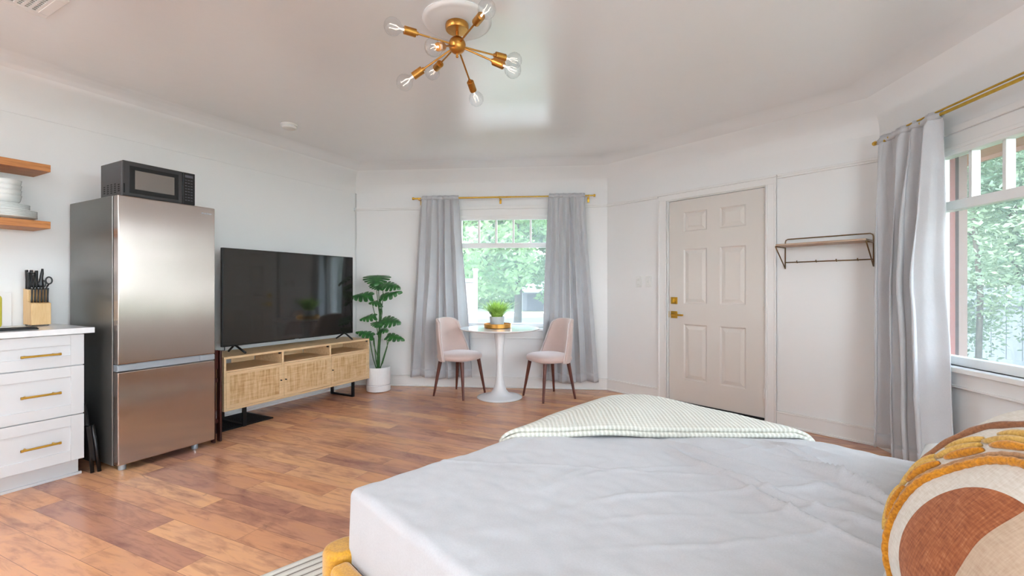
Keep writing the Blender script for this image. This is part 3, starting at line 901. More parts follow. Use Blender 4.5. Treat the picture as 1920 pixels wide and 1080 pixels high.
# ------------------------------------------------------------------ kitchen shelves, plates, bowls
for z, lab in ((1.904, 'thick stained wood wall shelf above the stacked bowls'), (1.543, 'thick stained wood wall shelf carrying the plates and bowls')):
    mb = MB(); mb.box(-1.2, 0, -.28, -.0, 0, .045)
    o = mb.obj('wall_shelf', M['shelf_wood'], bevel=.002)
    o.location = TVP(2.772, 0, z); o.rotation_euler.z = TV.a
    tag(o, lab, 'shelf', 'floating wood shelves')
PC = (2.935, .15)
z = 1.589
def plate(r, nm, lab, grp):
    mb = MB(); mb.lathe([(0, .0), (r*.55, .0), (r*.62, .004), (r*.9, .012), (r, .019), (r*.992, .022), (r*.88, .0155), (r*.6, .008), (r*.5, .005), (0, .005)], 40)
    o = mb.obj(nm, M['porcelain'], smooth=True)
    return tag(o, lab, 'plate', grp)
n_ = ['at the bottom of the stack', 'second from the bottom of the stack', 'in the middle of the large plates', 'fourth from the bottom of the stack', 'topmost of the large plates']
first = None
for i in range(5):
    o = plate(.135, 'plate', '', None) if first is None else first.copy()
    if first is None: first = o
    else: COL.objects.link(o)
    tag(o, 'large white plate on the lower wood shelf, ' + n_[i], 'plate', 'large plates stacked on the shelf')
    o.location = TVP(*PC, z + .0005); z += .0092
z += .001
first = None
n2 = ['lowest of the small plates', 'second of the small plates', 'third of the small plates', 'topmost, right under the bowls']
for i in range(4):
    if first is None: o = plate(.105, 'plate', '', None); first = o
    else: o = first.copy(); COL.objects.link(o)
    tag(o, 'small white plate in the shelf stack, ' + n2[i], 'plate', 'small plates stacked on the shelf')
    o.location = TVP(PC[0]+.003, PC[1], z); z += .0092
z += .003
first = None
n3 = ['lowest of the stack on the plates', 'second from the bottom of its stack', 'second from the top of its stack', 'topmost of its stack']
for i in range(4):
    if first is None:
        mb = MB()
        def emb(tt, zz): return 1 + .018*max(0, sin(tt*16))*max(0, 1-abs(zz-.032)/.016)
        mb.lathe([(0, 0), (.034, 0), (.036, .003), (.056, .014), (.068, .03), (.073, .048), (.076, .066), (.0735, .0665), (.070, .048), (.064, .032), (.05, .018), (0, .008)], 64, mod=emb)
        o = mb.obj('bowl', M['porcelain'], smooth=True); first = o
    else: o = first.copy(); COL.objects.link(o)
    tag(o, 'embossed white bowl on the lower wood shelf, ' + n3[i], 'bowl', 'bowls stacked on the small plates')
    o.location = TVP(PC[0]+.01, PC[1], z); z += .031

# ------------------------------------------------------------------ folded step stool and folded tray table
t = thing('step_stool', 'black folded step stool slotted between the white drawers and the fridge', 'stool', TVP(2.652, 0), TV.a)
for y, top, x in ((-.57, .30, .012), (-.16, .30, .012)):
    mb = MB(); mb.tube([(x+.008, y, 0), (x-.004, y+.01, .15), (x-.018, y+.02, top)], .011, 8); mb.obj('leg', M['black_plastic'], t, smooth=True)
for y in (-.54, -.2):
    mb = MB(); mb.tube([(-.012, y-.02, 0), (-.018, y, .2), (-.032, y+.02, .43)], .010, 8); mb.obj('leg', M['black_plastic'], t, smooth=True)
mb = MB(); mb.box(-.012, .014, -.56, -.17, .07, .30, Matrix.Rotation(radians(-6), 4, 'Y')); mb.obj('step', M['black_plastic'], t, bevel=.004)
mb = MB(); mb.box(-.006, .010, -.54, -.19, .30, .445, Matrix.Rotation(radians(-6), 4, 'Y')); mb.obj('seat', M['black_plastic'], t, bevel=.006)

t = thing('tray_table', 'dark red-brown wooden tray table folded flat between the fridge and the media console', 'folding table', TVP(1.965, 0), TV.a)
MB().box(-.010, .014, -.655, -.20, .55, .695).obj('tray_top', M['mahogany'], t, bevel=.004)
for (x0, x1) in ((-.028, -.012), (.016, .032)):
    for y in (-.672, -.24):
        mb = MB(); mb.box(x0, x1, y, y+.045, 0, .69 if x0 > 0 else .66); mb.obj('leg', M['mahogany'], t, bevel=.004)
for z in (.14, .45):
    mb = MB(); mb.box(-.012, .016, -.65, -.22, z, z+.03); mb.obj('stretcher', M['mahogany'], t, bevel=.003)
mb = MB(); mb.cyl((.032, -.655, .335), (.036, -.655, .335), .004, n=10); mb.cyl((-.034, -.655, .63), (-.028, -.655, .63), .005, n=10); mb.obj('pivot_bolt', M['steel_trim'], t)

# ------------------------------------------------------------------ media console
sa, sb = .243, 1.810; cxs = (sa+sb)/2; hw = (sb-sa)/2
t = thing('media_console', 'light oak media console with three woven cane doors, under the television', 'media console', TVP(cxs, 0), TV.a)
bz0, bz1 = .166, .606; yf, yb = -.48, -.08
mb = MB()
mb.box(-hw, hw, yf, yb, bz1-.018, bz1); mb.box(-hw, hw, yf, yb, bz0, bz0+.018)
mb.box(-hw, -hw+.018, yf, yb, bz0+.018, bz1-.018); mb.box(hw-.018, hw, yf, yb, bz0+.018, bz1-.018)
mb.box(-hw+.018, hw-.018, yf+.006, yb, .480, .492)
dv = [-hw, -hw + 2*hw/3, -hw + 4*hw/3, hw]
for x in dv[1:3]: mb.box(x-.009, x+.009, yf+.003, yb, bz0+.018, bz1-.018)
mb.obj('body', M['oak'], t, bevel=.0012)
mb = MB()
for i in range(3):
    a, b = dv[i]+.02, dv[i+1]-.02
    m_ = (a+b)/2
    mb.box(a, m_-.03, yb-.006, yb-.001, .492, bz1-.018); mb.box(m_+.03, b, yb-.006, yb-.001, .492, bz1-.018)
mb.obj('back_panel', M['oak'], t)
for i in range(3):
    a, b = dv[i] + (.02 if i == 0 else .0115), dv[i+1] - (.02 if i == 2 else .0115)
    z0, z1 = bz0+.020, .478; f = .026
    mb = MB(); mb.box(a, a+f, yf+.001, yf+.017, z0, z1); mb.box(b-f, b, yf+.001, yf+.017, z0, z1); mb.box(a+f, b-f, yf+.001, yf+.017, z0, z0+f); mb.box(a+f, b-f, yf+.001, yf+.017, z1-f, z1)
    d = mb.obj('door', M['oak'], t, bevel=.001)
    MB().box(a+f-.002, b-f+.002, yf+.0045, yf+.012, z0+f-.002, z1-f+.002).obj('cane_panel', M['rattan'], d)
    kx = b - .012 if i == 0 else a + .012
    if i == 1: kx = a + .012
    mb = MB(); mb.cyl((kx, yf-.014, .335), (kx, yf+.002, .335), .0055, n=12); mb.obj('knob', M['black_metal'], d)
for x in dv[1:]:
    mb = MB(); mb.box(x-.035, x-.019, yf+.005, yf+.02, bz1-.033, bz1-.019); mb.obj('cable_clip', M['black_plastic'], t)
for x in (cxs-1.625, cxs-.447):
    mb = MB()
    mb.box(x-.015, x+.015, yf+.022, yf+.042, .0, bz0); mb.box(x-.015, x+.015, yb-.06, yb-.04, 0, bz0)
    mb.box(x-.015, x+.015, yf+.042, yb-.06, 0, .018); mb.box(x-.015, x+.015, yf+.042, yb-.06, bz0-.012, bz0)
    mb.obj('leg', M['black_metal'], t, bevel=.0015)

# television
ta, tb = .312, 1.721; tc = (ta+tb)/2; tw = (tb-ta)/2
t = thing('television', 'large flat black television standing on the oak media console', 'television', TVP(tc, .30, bz1), TV.a)
MB().box(-tw, tw, -.002, .028, .060, .900).obj('body', M['black_plastic'], t, bevel=.003)
MB().box(-.45, .45, .028, .06, .12, .55).obj('rear_housing', M['black_plastic'], t, bevel=.01)
MB().box(-tw+.004, tw-.004, -.0042, -.0019, .070, .896).obj('screen', M['screen'], t)
MB().box(-.02, .02, -.0046, -.002, .0605, .066).obj('logo', M['steel_trim'], t)
for s in (-1, 1):
    x = s*(tw-.11)
    mb = MB()
    mb.tube([(x - .012*s, -.125, .007), (x, -.02, .058), (x, .01, .066), (x, .03, .058), (x - .012*s, .12, .007)], .009, 8)
    mb.obj('foot', M['black_plastic'], t, smooth=True)
mb = MB(); mb.tube([(-tw+.05, .05, .13), (-tw+.03, .02, .03), (-tw-.02, -.02, .035), (-tw-.10, -.02, .02), (-tw-.16, .03, -.02)], .003, 6); mb.obj('power_cord', M['black_plastic'], t, smooth=True)

# floor grate under the console
t = thing('floor_grate', 'black iron floor grate under the near end of the oak media console', 'floor grate', TVP(1.66, .245), TV.a)
mb = MB(); w_, d_ = .30, .20
mb.box(-w_, w_, -d_, -d_+.02, 0, .009); mb.box(-w_, w_, d_-.02, d_, 0, .009); mb.box(-w_, -w_+.02, -d_, d_, 0, .009); mb.box(w_-.02, w_, -d_, d_, 0, .009)
mb.obj('frame', M['grate'], t)
mb = MB(); mb.box(-w_+.02, w_-.02, -d_+.02, d_-.02, 0, .002)
x = -w_+.03
while x < w_-.02:
    mb.box(x, x+.006, -d_+.02, d_-.02, .001, .008); x += .018
y = -d_+.03
while y < d_-.02:
    mb.box(-w_+.02, w_-.02, y, y+.006, .001, .0075); y += .018
mb.obj('grille', M['grate'], t)

# ------------------------------------------------------------------ monstera
t = thing('potted_plant', 'tall monstera with split leaves in a fluted white pot, beside the media console', 'plant', (-1.515, 5.175, 0))
def flute(tt, zz): return 1 + .012*abs(sin(tt*22))
mb = MB(); mb.lathe([(0, .006), (.125, .006), (.131, .012), (.133, .07), (.128, .076), (0, .076)], 176, mod=flute); mb.obj('saucer', M['white_pot'], t, smooth='auto')
mb = MB(); mb.lathe([(0, .077), (.122, .077), (.130, .085), (.131, .268), (.126, .274), (.121, .268), (.119, .22), (0, .22)], 176, mod=flute); mb.obj('pot', M['white_pot'], t, smooth='auto')
MB().lathe([(0, .236), (.06, .238), (.118, .232)], 24).obj('soil', M['soil'], t)
mb = MB(); mb.tube([(-.005, 0, .22), (.0, 0, .42), (.012, 0, .60), (.02, -.01, .80), (.02, 0, .93)], lambda q: .019 - .008*q, 10)
mb.obj('stem', M['stem'], t, smooth=True)
def monstera_leaf(L, W, lobes=6, droop=.35, cup=.1):
    mb = MB()
    def wd(tt): return W*.5*(sin(pi*min(1, tt**.62))**.75 if 0 < tt < 1 else .02)*(1.08 - .25*tt)
    def P(side, tt, q):
        w = wd(tt)*q
        y = L*(tt*.96) - q*q*.20*L*(1-tt)**1.6 + q*.10*L*tt*(1-tt)*2
        z = -droop*L*(max(0, y/L)**2)*.9 - cup*L*q**2*1.4*(.5+.5*tt) + .03*L*sin(9*tt)*q
        return Vector((side*w, y, z))
    qs = [0, .25, .5, .75, 1.0]
    for side in (-1, 1):
        for k in range(lobes):
            ta_, tb_ = .02 + .97*k/lobes, .02 + .97*(k+1)/lobes
            prev = None
            for q in qs:
                g = max(0, q-.48)/.52; gg = .5*(tb_-ta_)*.34*g**.7*(1 if k < lobes-1 else .3)
                row = [mb.bm.verts.new(P(side, ta_+gg + (tb_-ta_-2*gg)*m/3, q*(1 - (.07 if (m in (0, 3) and q == 1) else 0)))) for m in range(4)]
                if prev:
                    for m in range(3): mb.face([prev[m], prev[m+1], row[m+1], row[m]])
                prev = row
    bmesh.ops.remove_doubles(mb.bm, verts=mb.bm.verts, dist=.0006)
    return mb
leafs = [  # base x, base z, tip direction (x, y, z), length, width, start height on the stem, roll
    ((.005, -.05, 1.31), (.02, -.9, -.35), .19, .27, .90, 0, .30),
    ((-.02, .0, 1.225), (.3, -.6, -.2), .15, .17, .86, .2, .3),
    ((.055, -.03, 1.20), (.9, -.35, .08), .22, .17, .80, .5, .3),
    ((.03, -.04, 1.06), (.95, -.3, .42), .27, .13, .72, .9, .2),
    ((-.06, -.03, 1.075), (-.92, -.35, .18), .24, .15, .70, -.9, .35),
    ((.05, -.06, .99), (-.7, -.6, .3), .14, .13, .70, -.4, .3),
    ((.045, -.05, .80), (.9, -.42, .12), .25, .19, .56, .55, .25),
    ((-.02, -.03, .845), (-.9, -.3, .02), .18, .11, .55, -.8, .3),
    ((.02, -.06, .79), (.1, -.9, -.1), .14, .15, .52, 0, .3),
    ((-.055, -.02, .62), (-.8, -.3, .5), .19, .13, .35, -.6, .35),
    ((.02, -.06, .685), (.7, -.6, .25), .15, .12, .40, .5, .3),
    ((.10, -.02, .625), (.92, -.3, .06), .21, .12, .25, .6, .35),
]
for (b, d, L_, W_, sh, roll, dr_) in leafs:
    b = Vector(b); d = Vector(d).normalized()
    lf = monstera_leaf(L_*1.02, W_*1.18, 5 if W_ < .16 else 6, dr_)
    up = Vector((0, -.45, 1)); xx = d.cross(up).normalized(); zz = xx.cross(d).normalized()
    Mx = Matrix((xx, d, zz)).transposed().to_4x4()
    Mx = Matrix.Translation(b) @ Mx @ Matrix.Rotation(roll*.35, 4, 'Y')
    bmesh.ops.transform(lf.bm, matrix=Mx, verts=lf.bm.verts)
    lo = lf.obj('leaf', M['monstera'], t, smooth=True)
    mb = MB(); s_ = Vector((.012, 0, sh)); mid = (s_ + b)/2 + Vector(((b.x)*.5, 0, -.02))
    mb.tube([s_, s_*.6 + mid*.4 + Vector((0, 0, .0)), mid*.6 + b*.4, b, b + d*L_*.3 + zz*-.006], .0045, 6)
    mb.obj('petiole', M['stem'], lo, smooth=True)
for (x1_, x2_) in ((-.06, -.10), (.05, .13), (-.03, -.05)):
    mb = MB(); mb.tube([(x1_*.3, 0, .23), (x1_, 0, .36), (x2_, -.01, .60)], .0055, 6); mb.obj('stalk', M['stem'], t, smooth=True)

# ------------------------------------------------------------------ tulip table
TBL = Vector((-.131, 4.86, 0))
t = thing('round_table', 'white tulip pedestal table in front of the far window', 'table', TBL)
mb = MB(); mb.lathe([(0, 0), (.237, 0), (.242, .004), (.24, .009), (.20, .018), (.14, .030), (.10, .048), (.07, .085), (.052, .14), (.040, .22), (.035, .32), (.036, .42), (.042, .52), (.052, .62), (.062, .69), (.064, .712), (0, .712)], 56)
mb.obj('pedestal', M['white_gloss'], t, smooth=True)
mb = MB(); mb.lathe([(0, .712), (.34, .712), (.395, .720), (.417, .730), (.419, .734), (.416, .738), (0, .738)], 72); mb.obj('tabletop', M['white_gloss'], t, smooth='auto')
t = thing('round_tray', 'shallow round brass tray under the potted grass on the white table', 'tray', TBL + Vector((-.022, .03, .7385)))
mb = MB(); mb.lathe([(0, 0), (.140, 0), (.147, .006), (.150, .046), (.147, .047), (.143, .008), (0, .006)], 56); mb.obj('tray_body', M['brass'], t, smooth='auto')
t = thing('potted_plant', 'small bushy light green plant in a grey pot on the brass tray', 'plant', TBL + Vector((-.03, .04, .7455)))
mb = MB(); mb.lathe([(0, 0), (.068, 0), (.071, .004), (.080, .112), (.077, .114), (.073, .1), (0, .095)], 40); mb.obj('pot', M['grey_pot'], t, smooth='auto')
MB().lathe([(0, .10), (.04, .102), (.0735, .098)], 20).obj('soil', M['soil'], t)
mb = MB(); rnd = random.Random(3)
for i in range(420):
    a = rnd.random()*2*pi; rr = rnd.random()**.6*.055; lean = .15 + rnd.random()*.95; ln = .10 + rnd.random()*.12
    p = Vector((rr*cos(a), rr*sin(a), .095)); dx = Vector((cos(a), sin(a), 0)); side = Vector((-sin(a), cos(a), 0))*(.0032 + rnd.random()*.0035)
    prev = None
    for k in range(5):
        q = k/4; c = p + dx*(lean*ln*q**1.6) + Vector((0, 0, ln*q*(1 - .18*lean*q)))
        w_ = side*(sin(pi*min(1, .15 + q*.85)) + .05)
        row = [mb.bm.verts.new(c - w_), mb.bm.verts.new(c + w_)]
        if prev: mb.face([prev[0], prev[1], row[1], row[0]])
        prev = row
mb.obj('foliage', M['fern'], t, smooth=True)

# ------------------------------------------------------------------ dining chairs
def make_chair(label, loc, rz):
    t = thing('dining_chair', label, 'chair', loc, rz, 'blush velvet chairs at the round table')
    # seat: rounded cushion, front at -y
    def seatf(u, v):
        a = 2*pi*u; ph = pi*v
        ca, sa_ = cos(a), sin(a); e = .72
        sx = abs(ca)**e*(1 if ca > 0 else -1); sy = abs(sa_)**e*(1 if sa_ > 0 else -1)
        rr = sin(ph)**.42 if 0 < v < 1 else 0
        zz = -cos(ph); zz = abs(zz)**.8*(1 if zz > 0 else -1)
        return (.228*sx*rr, .222*sy*rr - .01, .425 + .046*zz + .008*(1-rr))
    mb = MB(); mb.grid(seatf, 44, 14, closed_u=True)
    bmesh.ops.remove_doubles(mb.bm, verts=mb.bm.verts, dist=.0005)
    mb.obj('seat', M['blush'], t, smooth=True)
    def back(u, v, off=0):
        s_ = 2*u - 1
        topz = .835 - .05*abs(s_)**3.2
        q = v
        w_ = .235 - .075*q**1.5
        ang = s_*radians(78)
        z = .385 + (topz-.385)*q
        y = .19 + .055*q - .22*(1 - cos(ang))*(1 - .42*q)
        x = w_*sin(ang)/sin(radians(78))
        return (x*(1+off), y + off*.1, z)
    mb = MB(); mb.grid(back, 30, 16)
    mb.obj('backrest', M['blush'], t, smooth=True, solid=.038, bevel=.01, ang=60)
    mb = MB(); pts = [back(0, i/14) for i in range(15)] + [back(i/24, 1) for i in range(1, 24)] + [back(1, 1 - i/14) for i in range(15)]
    mb.tube([(p[0]*1.0, p[1]-.019*cos((p[0]/.235)*1.2), p[2]) for p in pts], .0045, 6); mb.obj('piping', M['piping'], t, smooth=True)
    for sx in (-1, 1):
        for sy in (-1, 1):
            mb = MB(); mb.cyl((sx*.150, sy*.145-.01, .385), (sx*.198, sy*.200-.01, 0), .021, .011, n=16); mb.obj('leg', M['walnut'], t, smooth='auto')
    return t
make_chair('blush velvet dining chair with dark legs, back to the monstera side of the table', (-.580, 4.99, 0), radians(59))
make_chair('blush velvet dining chair with dark legs, on the door side of the table', (.402, 4.87, 0), radians(-61))

# ------------------------------------------------------------------ ceiling light
FX = Vector((-.294, 2.445, 0))
t = thing('ceiling_light', 'brass sputnik ceiling light with eight clear globe bulbs on a white medallion', 'ceiling light', FX)
mb = MB(); mb.lathe([(0, H), (.182, H), (.185, H-.006), (.180, H-.014), (.165, H-.020), (.15, H-.018), (.14, H-.022), (0, H-.022)], 56); mb.obj('medallion', M['trim'], t, smooth='auto')
mb = MB(); mb.lathe([(0, H-.022), (.060, H-.022), (.062, H-.027), (.062, H-.050), (.058, H-.056), (0, H-.058)], 40); mb.cyl((0, 0, H-.06), (0, 0, 2.49), .008, n=12)
mb.obj('canopy', M['brass'], t, smooth='auto')
hub = Vector((0, 0, 2.466))
mb = MB(); mb.sphere(hub, .046, 28, 18); mb.cyl(hub - Vector((0, 0, .058)), hub - Vector((0, 0, .04)), .006, n=12); mb.sphere(hub - Vector((0, 0, .06)), .008, 12, 8); mb.obj('hub', M['brass'], t, smooth=True)
for d in ((-.294, -.161, .006), (.168, -.285, .012), (-.073, -.285, -.16), (-.28, .02, -.185), (-.179, .283, -.006), (.077, .283, -.161), (.299, .152, -.003), (.29, -.061, -.156)):
    d = Vector(d); L_ = d.length; u = d/L_
    mb = MB(); mb.cyl(hub + u*.04, hub + u*.225, .0048, n=10); mb.cyl(hub + u*.215, hub + u*.228, .010, n=12)
    arm = mb.obj('arm', M['brass'], t, smooth='auto')
    MB().cyl(hub + u*.226, hub + u*.288, .0205, .0205, n=24).obj('socket', M['brass'], arm, bevel=.002)
    Q = u.to_track_quat('Z', 'Y').to_matrix().to_4x4(); Mq = Matrix.Translation(hub + u*.283) @ Q
    mb = MB(); mb.lathe([(.013, 0), (.0135, .010), (.020, .022), (.034, .034), (.0425, .052), (.0435, .064), (.040, .080), (.030, .094), (.015, .103), (0, .106)], 28, M=Mq)
    mb.obj('bulb', M['clear'], arm, smooth=True)
    mb = MB()
    mb.cyl(Mq @ Vector((0, 0, .0)), Mq @ Vector((0, 0, .028)), .006, .003, n=8)
    for k in range(4):
        a = k*pi/2
        mb.tube([Mq @ Vector((.002*cos(a), .002*sin(a), .027)), Mq @ Vector((.012*cos(a), .012*sin(a), .045)), Mq @ Vector((.013*cos(a+.4), .013*sin(a+.4), .078))], .0009, 5)
    mb.obj('filament', M['bulb_metal'], arm)


# smoke detector and air vent
t = thing('smoke_detector', 'small round white smoke detector on the ceiling above the television', 'smoke detector', (-1.955, 4.0, H))
mb = MB(); mb.lathe([(0, 0), (.068, 0), (.070, -.006), (.066, -.016), (0, -.016)], 36); mb.obj('base_plate', M['white_plastic'], t, smooth='auto')
mb = MB(); mb.lathe([(.060, -.016), (.062, -.026), (.055, -.038), (.03, -.046), (0, -.047)], 36); mb.obj('cover', M['white_plastic'], t, smooth='auto')
t = thing('air_vent', 'white slotted ceiling air vent in the top left corner', 'vent', TVP(2.987, .93, H), TV.a)
mb = MB(); w_, d_ = .42, .30
mb.box(-w_, 0, 0, -.04, -.008, 0); mb.box(-w_, 0, -d_, -d_+.04, -.008, 0); mb.box(-.04, 0, -d_+.04, -.04, -.008, 0); mb.box(-w_, -w_+.04, -d_+.04, -.04, -.008, 0)
mb.obj('frame', M['trim'], t, bevel=.002)
mb = MB(); mb.box(-w_+.04, -.04, -d_+.04, -.04, -.001, -.0005); mb.obj('duct', M['void'], t)
mb = MB()
y = -.04
while y > -d_+.03: mb.box(-w_+.04, -.04, y-.008, y, -.006, -.002); y -= .022
x = -.04
while x > -w_+.03: mb.box(x-.012, x, -d_+.04, -.04, -.0065, -.0025); x -= .027
mb.obj('grille', M['trim'], t)

# ------------------------------------------------------------------ rug
t = MB().box(0, 2.0, -.9, 1.75, .0, .014).obj('rug', M['rug'], bevel=.004)
t.location = BED.p(-.82, 0, .0005); t.rotation_euler.z = BED.a
tag(t, 'cream striped flatweave rug lying under the mustard bed', 'rug')

# ------------------------------------------------------------------ bed
BZ = .622; BWD = 1.375; BLN = 1.95; BB = .435
t = thing('bed', 'double bed with channelled mustard velvet frame and white fitted cotton sheet', 'bed', BED.p(0, 0, .015), BED.a)
fz = .452
def cushion(cx0, cx1, cy0, cy1, z0, z1, r, name='rail_panel'):
    mb = MB(); mb.rbox((cx0+cx1)/2, (cy0+cy1)/2, z0, z1, cx1-cx0, cy1-cy0, r)
    return mb.obj(name, M['mustard'], t, bevel=.018, seg=4, ang=50)
# corner posts: quarter-round cushions
cushion(-.066, .03, -.058, .05, .06, fz, .045, 'corner_cushion')
cushion(-.066, .03, BWD-.05, BWD+.058, .06, fz, .045, 'corner_cushion')
n = 6
for i in range(n):
    a = .03 + (BLN-.03)*i/n; b = .03 + (BLN-.03)*(i+1)/n
    cushion(a+.001, b-.001, -.066, -.012, .06, fz-.012, .018); cushion(a+.001, b-.001, BWD+.012, BWD+.066, .06, fz-.012, .018)
for i in range(5):
    a = .05 + (BWD-.1)*i/5; b = .05 + (BWD-.1)*(i+1)/5
    cushion(-.066, -.012, a+.001, b-.001, .06, fz, .018)
MB().box(.0, BLN, .0, BWD, .10, .30).obj('bed_base', M['black_metal'], t)
for x in (.08, BLN-.08):
    for y in (.08, BWD-.08): MB().cyl((x, y, 0), (x, y, .1), .03, .024, n=16).obj('leg', M['walnut'], t)
for i in range(6):
    a = -.06 + (BWD+.12)*i/6; b = -.06 + (BWD+.12)*(i+1)/6
    mb = MB(); mb.rbox(BLN+.05, (a+b)/2, .06, .96, .09, b-a-.002, .03); mb.obj('headboard_panel', M['mustard'], t, bevel=.02, seg=4, ang=50)
# mattress under a fitted sheet with creases
def crease(x, y):
    h = 0
    v = Vector((x, y, 0))
    h += .008*noise.noise(v*2.1) + .004*noise.noise(v*5.3)
    # long pulls running over the middle of the bed
    w = noise.noise(Vector((x*1.6+3, y*1.6, 2)))
    def ridge(q, sh): return (1 - min(1, abs(q)/sh))**2 if abs(q) < sh else 0
    m1 = max(0, 1 - hypot(x-.72, y-.85)/.70)
    m1s = min(1, m1*1.6)*max(0, min(1, (.729*x - .684*(y-.58))/.10))
    for k, (c, am) in enumerate(((-.20, .014), (-.14, .020), (-.06, .017), (.02, .022), (.10, .015), (.19, .018), (.27, .013))):
        q = (x-.78)*.35 + (y-1.0)*.94 - c - .05*sin(5*x + k*1.3) - .05*w
        h += 1.8*am*ridge(q, .028)*m1s*(.5 + noise.noise(Vector((x*4, y*4, k*3.1))))
    for k, (c, am) in enumerate(((-.28, .010), (-.2, .013), (-.05, .016), (.03, .012), (.12, .014))):
        q = (x-.9)*.9 - (y-1.0)*.43 - c - .06*sin(6*y + k)
        h += .6*am*ridge(q, .024)*m1s*(.55 + noise.noise(Vector((x*5, y*5, k*2.3 + 7))))
    h += .0035*(1 - abs(noise.noise(Vector((x*3.1, y*8.5, 4))))*2.2)*.7
    h += .0030*noise.noise(Vector((x*13, y*19, 4))) + .0018*noise.noise(Vector((x*31, y*27, 8)))
    h += .004*ridge((x-.42)*.62 - (y-.62)*.78, .012)
    return h
def sheet_pt(a, b, R_=.02):
    """cloth coordinate (a along, b across) wrapped over the mattress edges"""
    ox = max(0, R_-a); oy = R_-b if b < R_ else max(0, b-BWD+R_); sy = -1 if b < R_ else 1
    x = max(R_, a); y = min(max(R_, b), BWD-R_)
    o = hypot(ox, oy); Rc = .15
    if a < Rc and b > BWD-Rc:
        ox = Rc-a; oy = b-BWD+Rc; q_ = hypot(ox, oy); k_ = min(q_, Rc-R_)
        x = Rc - ox/q_*k_; y = BWD-Rc + oy/q_*k_; o = q_-k_; ox *= o/q_; oy *= o/q_
    if o < 1e-9: return Vector((x, y, BZ + crease(x, y)))
    dx, dy = -ox/o, sy*oy/o
    arc = R_*pi/2
    if o < arc: th = o/R_; hx, dz = R_*sin(th), R_*(1-cos(th))
    else: hx, dz = R_, R_ + (o-arc)
    k_ = max(0, min(1, (o-.03)*8)); hx += (.006*noise.noise(Vector((a*6, b*6, 1))) + .004)*k_
    edge = Vector((x, y, 0))
    return Vector((x + dx*hx, y + dy*hx, BZ + crease(x, y)*(1-min(1, o*9)) - dz))
nx, ny = 320, 270; SK = .215
mb = MB()
mb.grid(lambda u, v: sheet_pt(-SK + (BLN+SK)*u, -SK + (BWD+2*SK)*v), nx, ny)
# pull the corner cloth up so that it does not hang below the frame
for v_ in mb.bm.verts:
    if v_.co.z < BB: v_.co.z = BB
sh = mb.obj('mattress', M['sheet'], t, smooth=True)
sh.location.z = -.015
MB().box(.012, BLN, .012, BWD-.012, .30, BZ-.045).obj('mattress_core', M['sheet'], t).location.z = -.015

# throw over the far foot corner, two folded layers
def throw_layer(name, off, inset, parent, zoff):
    mb = MB(); L0 = Vector((.0 + inset*(-.729), .58 + inset*.684)); du = Vector((.684, .729)); dv_ = Vector((-.729, .684))
    def f(u, v):
        uu = -.42 + 2.02*u; vv = v*1.0
        a, b = (L0 + du*uu + dv_*vv)
        sag = .010*sin(3.2*uu + 1)*(1-v)
        b2 = b + sag
        R_ = .06
        R_ = .045; Rc = .16
        ox = max(0, R_-a); oy = max(0, b2-BWD+R_)
        x = max(R_, a); y = min(b2, BWD-R_); o = hypot(ox, oy)
        if a < Rc and b2 > BWD-Rc:
            ox = Rc-a; oy = b2-BWD+Rc; q_ = hypot(ox, oy); k_ = min(q_, Rc-R_)
            x = Rc - ox/q_*k_; y = BWD-Rc + oy/q_*k_; o = q_-k_; ox *= o/q_; oy *= o/q_
        z = BZ + off + .014*max(0, noise.noise(Vector((a*3, b*3, 9)))) + .004
        edge = min(1, vv/.03); z += .006*sqrt(max(0, edge))
        pf = min(1, max(0, vv)/.16)*max(0, 1 - abs(uu-.55)/.75); z += .018*pf*pf*(3-2*pf)*max(0, 1-o*1.5)
        if o < 1e-9: return Vector((x, y, z))
        dx, dy = -ox/o, oy/o; arc = R_*pi/2
        if o < arc: th = o/R_; hx, dz = R_*sin(th), R_*(1-cos(th))
        else: hx, dz = R_ + .02*sin(14*uu), R_ + (o-arc)
        dz = min(dz, .34)
        return Vector((x + dx*(hx + min(1, o/.05)*(.020 + off*.6 + .03*pf)), y + dy*(hx + min(1, o/.05)*(.020 + off*.6)), z - dz))
    nu_, nv_ = 150, 70
    mb.grid(f, nu_, nv_)
    uvl = mb.bm.loops.layers.uv.new('UVMap'); mb.bm.verts.ensure_lookup_table(); mb.bm.verts.index_update()
    for fc in mb.bm.faces:
        for lp in fc.loops:
            i = lp.vert.index; lp[uvl].uv = ((i % (nu_+1))/nu_*2.02, (i//(nu_+1))/nv_*1.0)
    o = mb.obj(name, M['waffle'], parent, smooth=True, solid=.012)
    return o
tt_ = thing('throw_blanket', 'cream waffle-knit throw folded over the far foot corner of the bed', 'blanket', BED.p(0, 0, 0), BED.a)
throw_layer('lower_layer', .006, .0, tt_, 0)
throw_layer('upper_layer', .022, .012, tt_, 0)

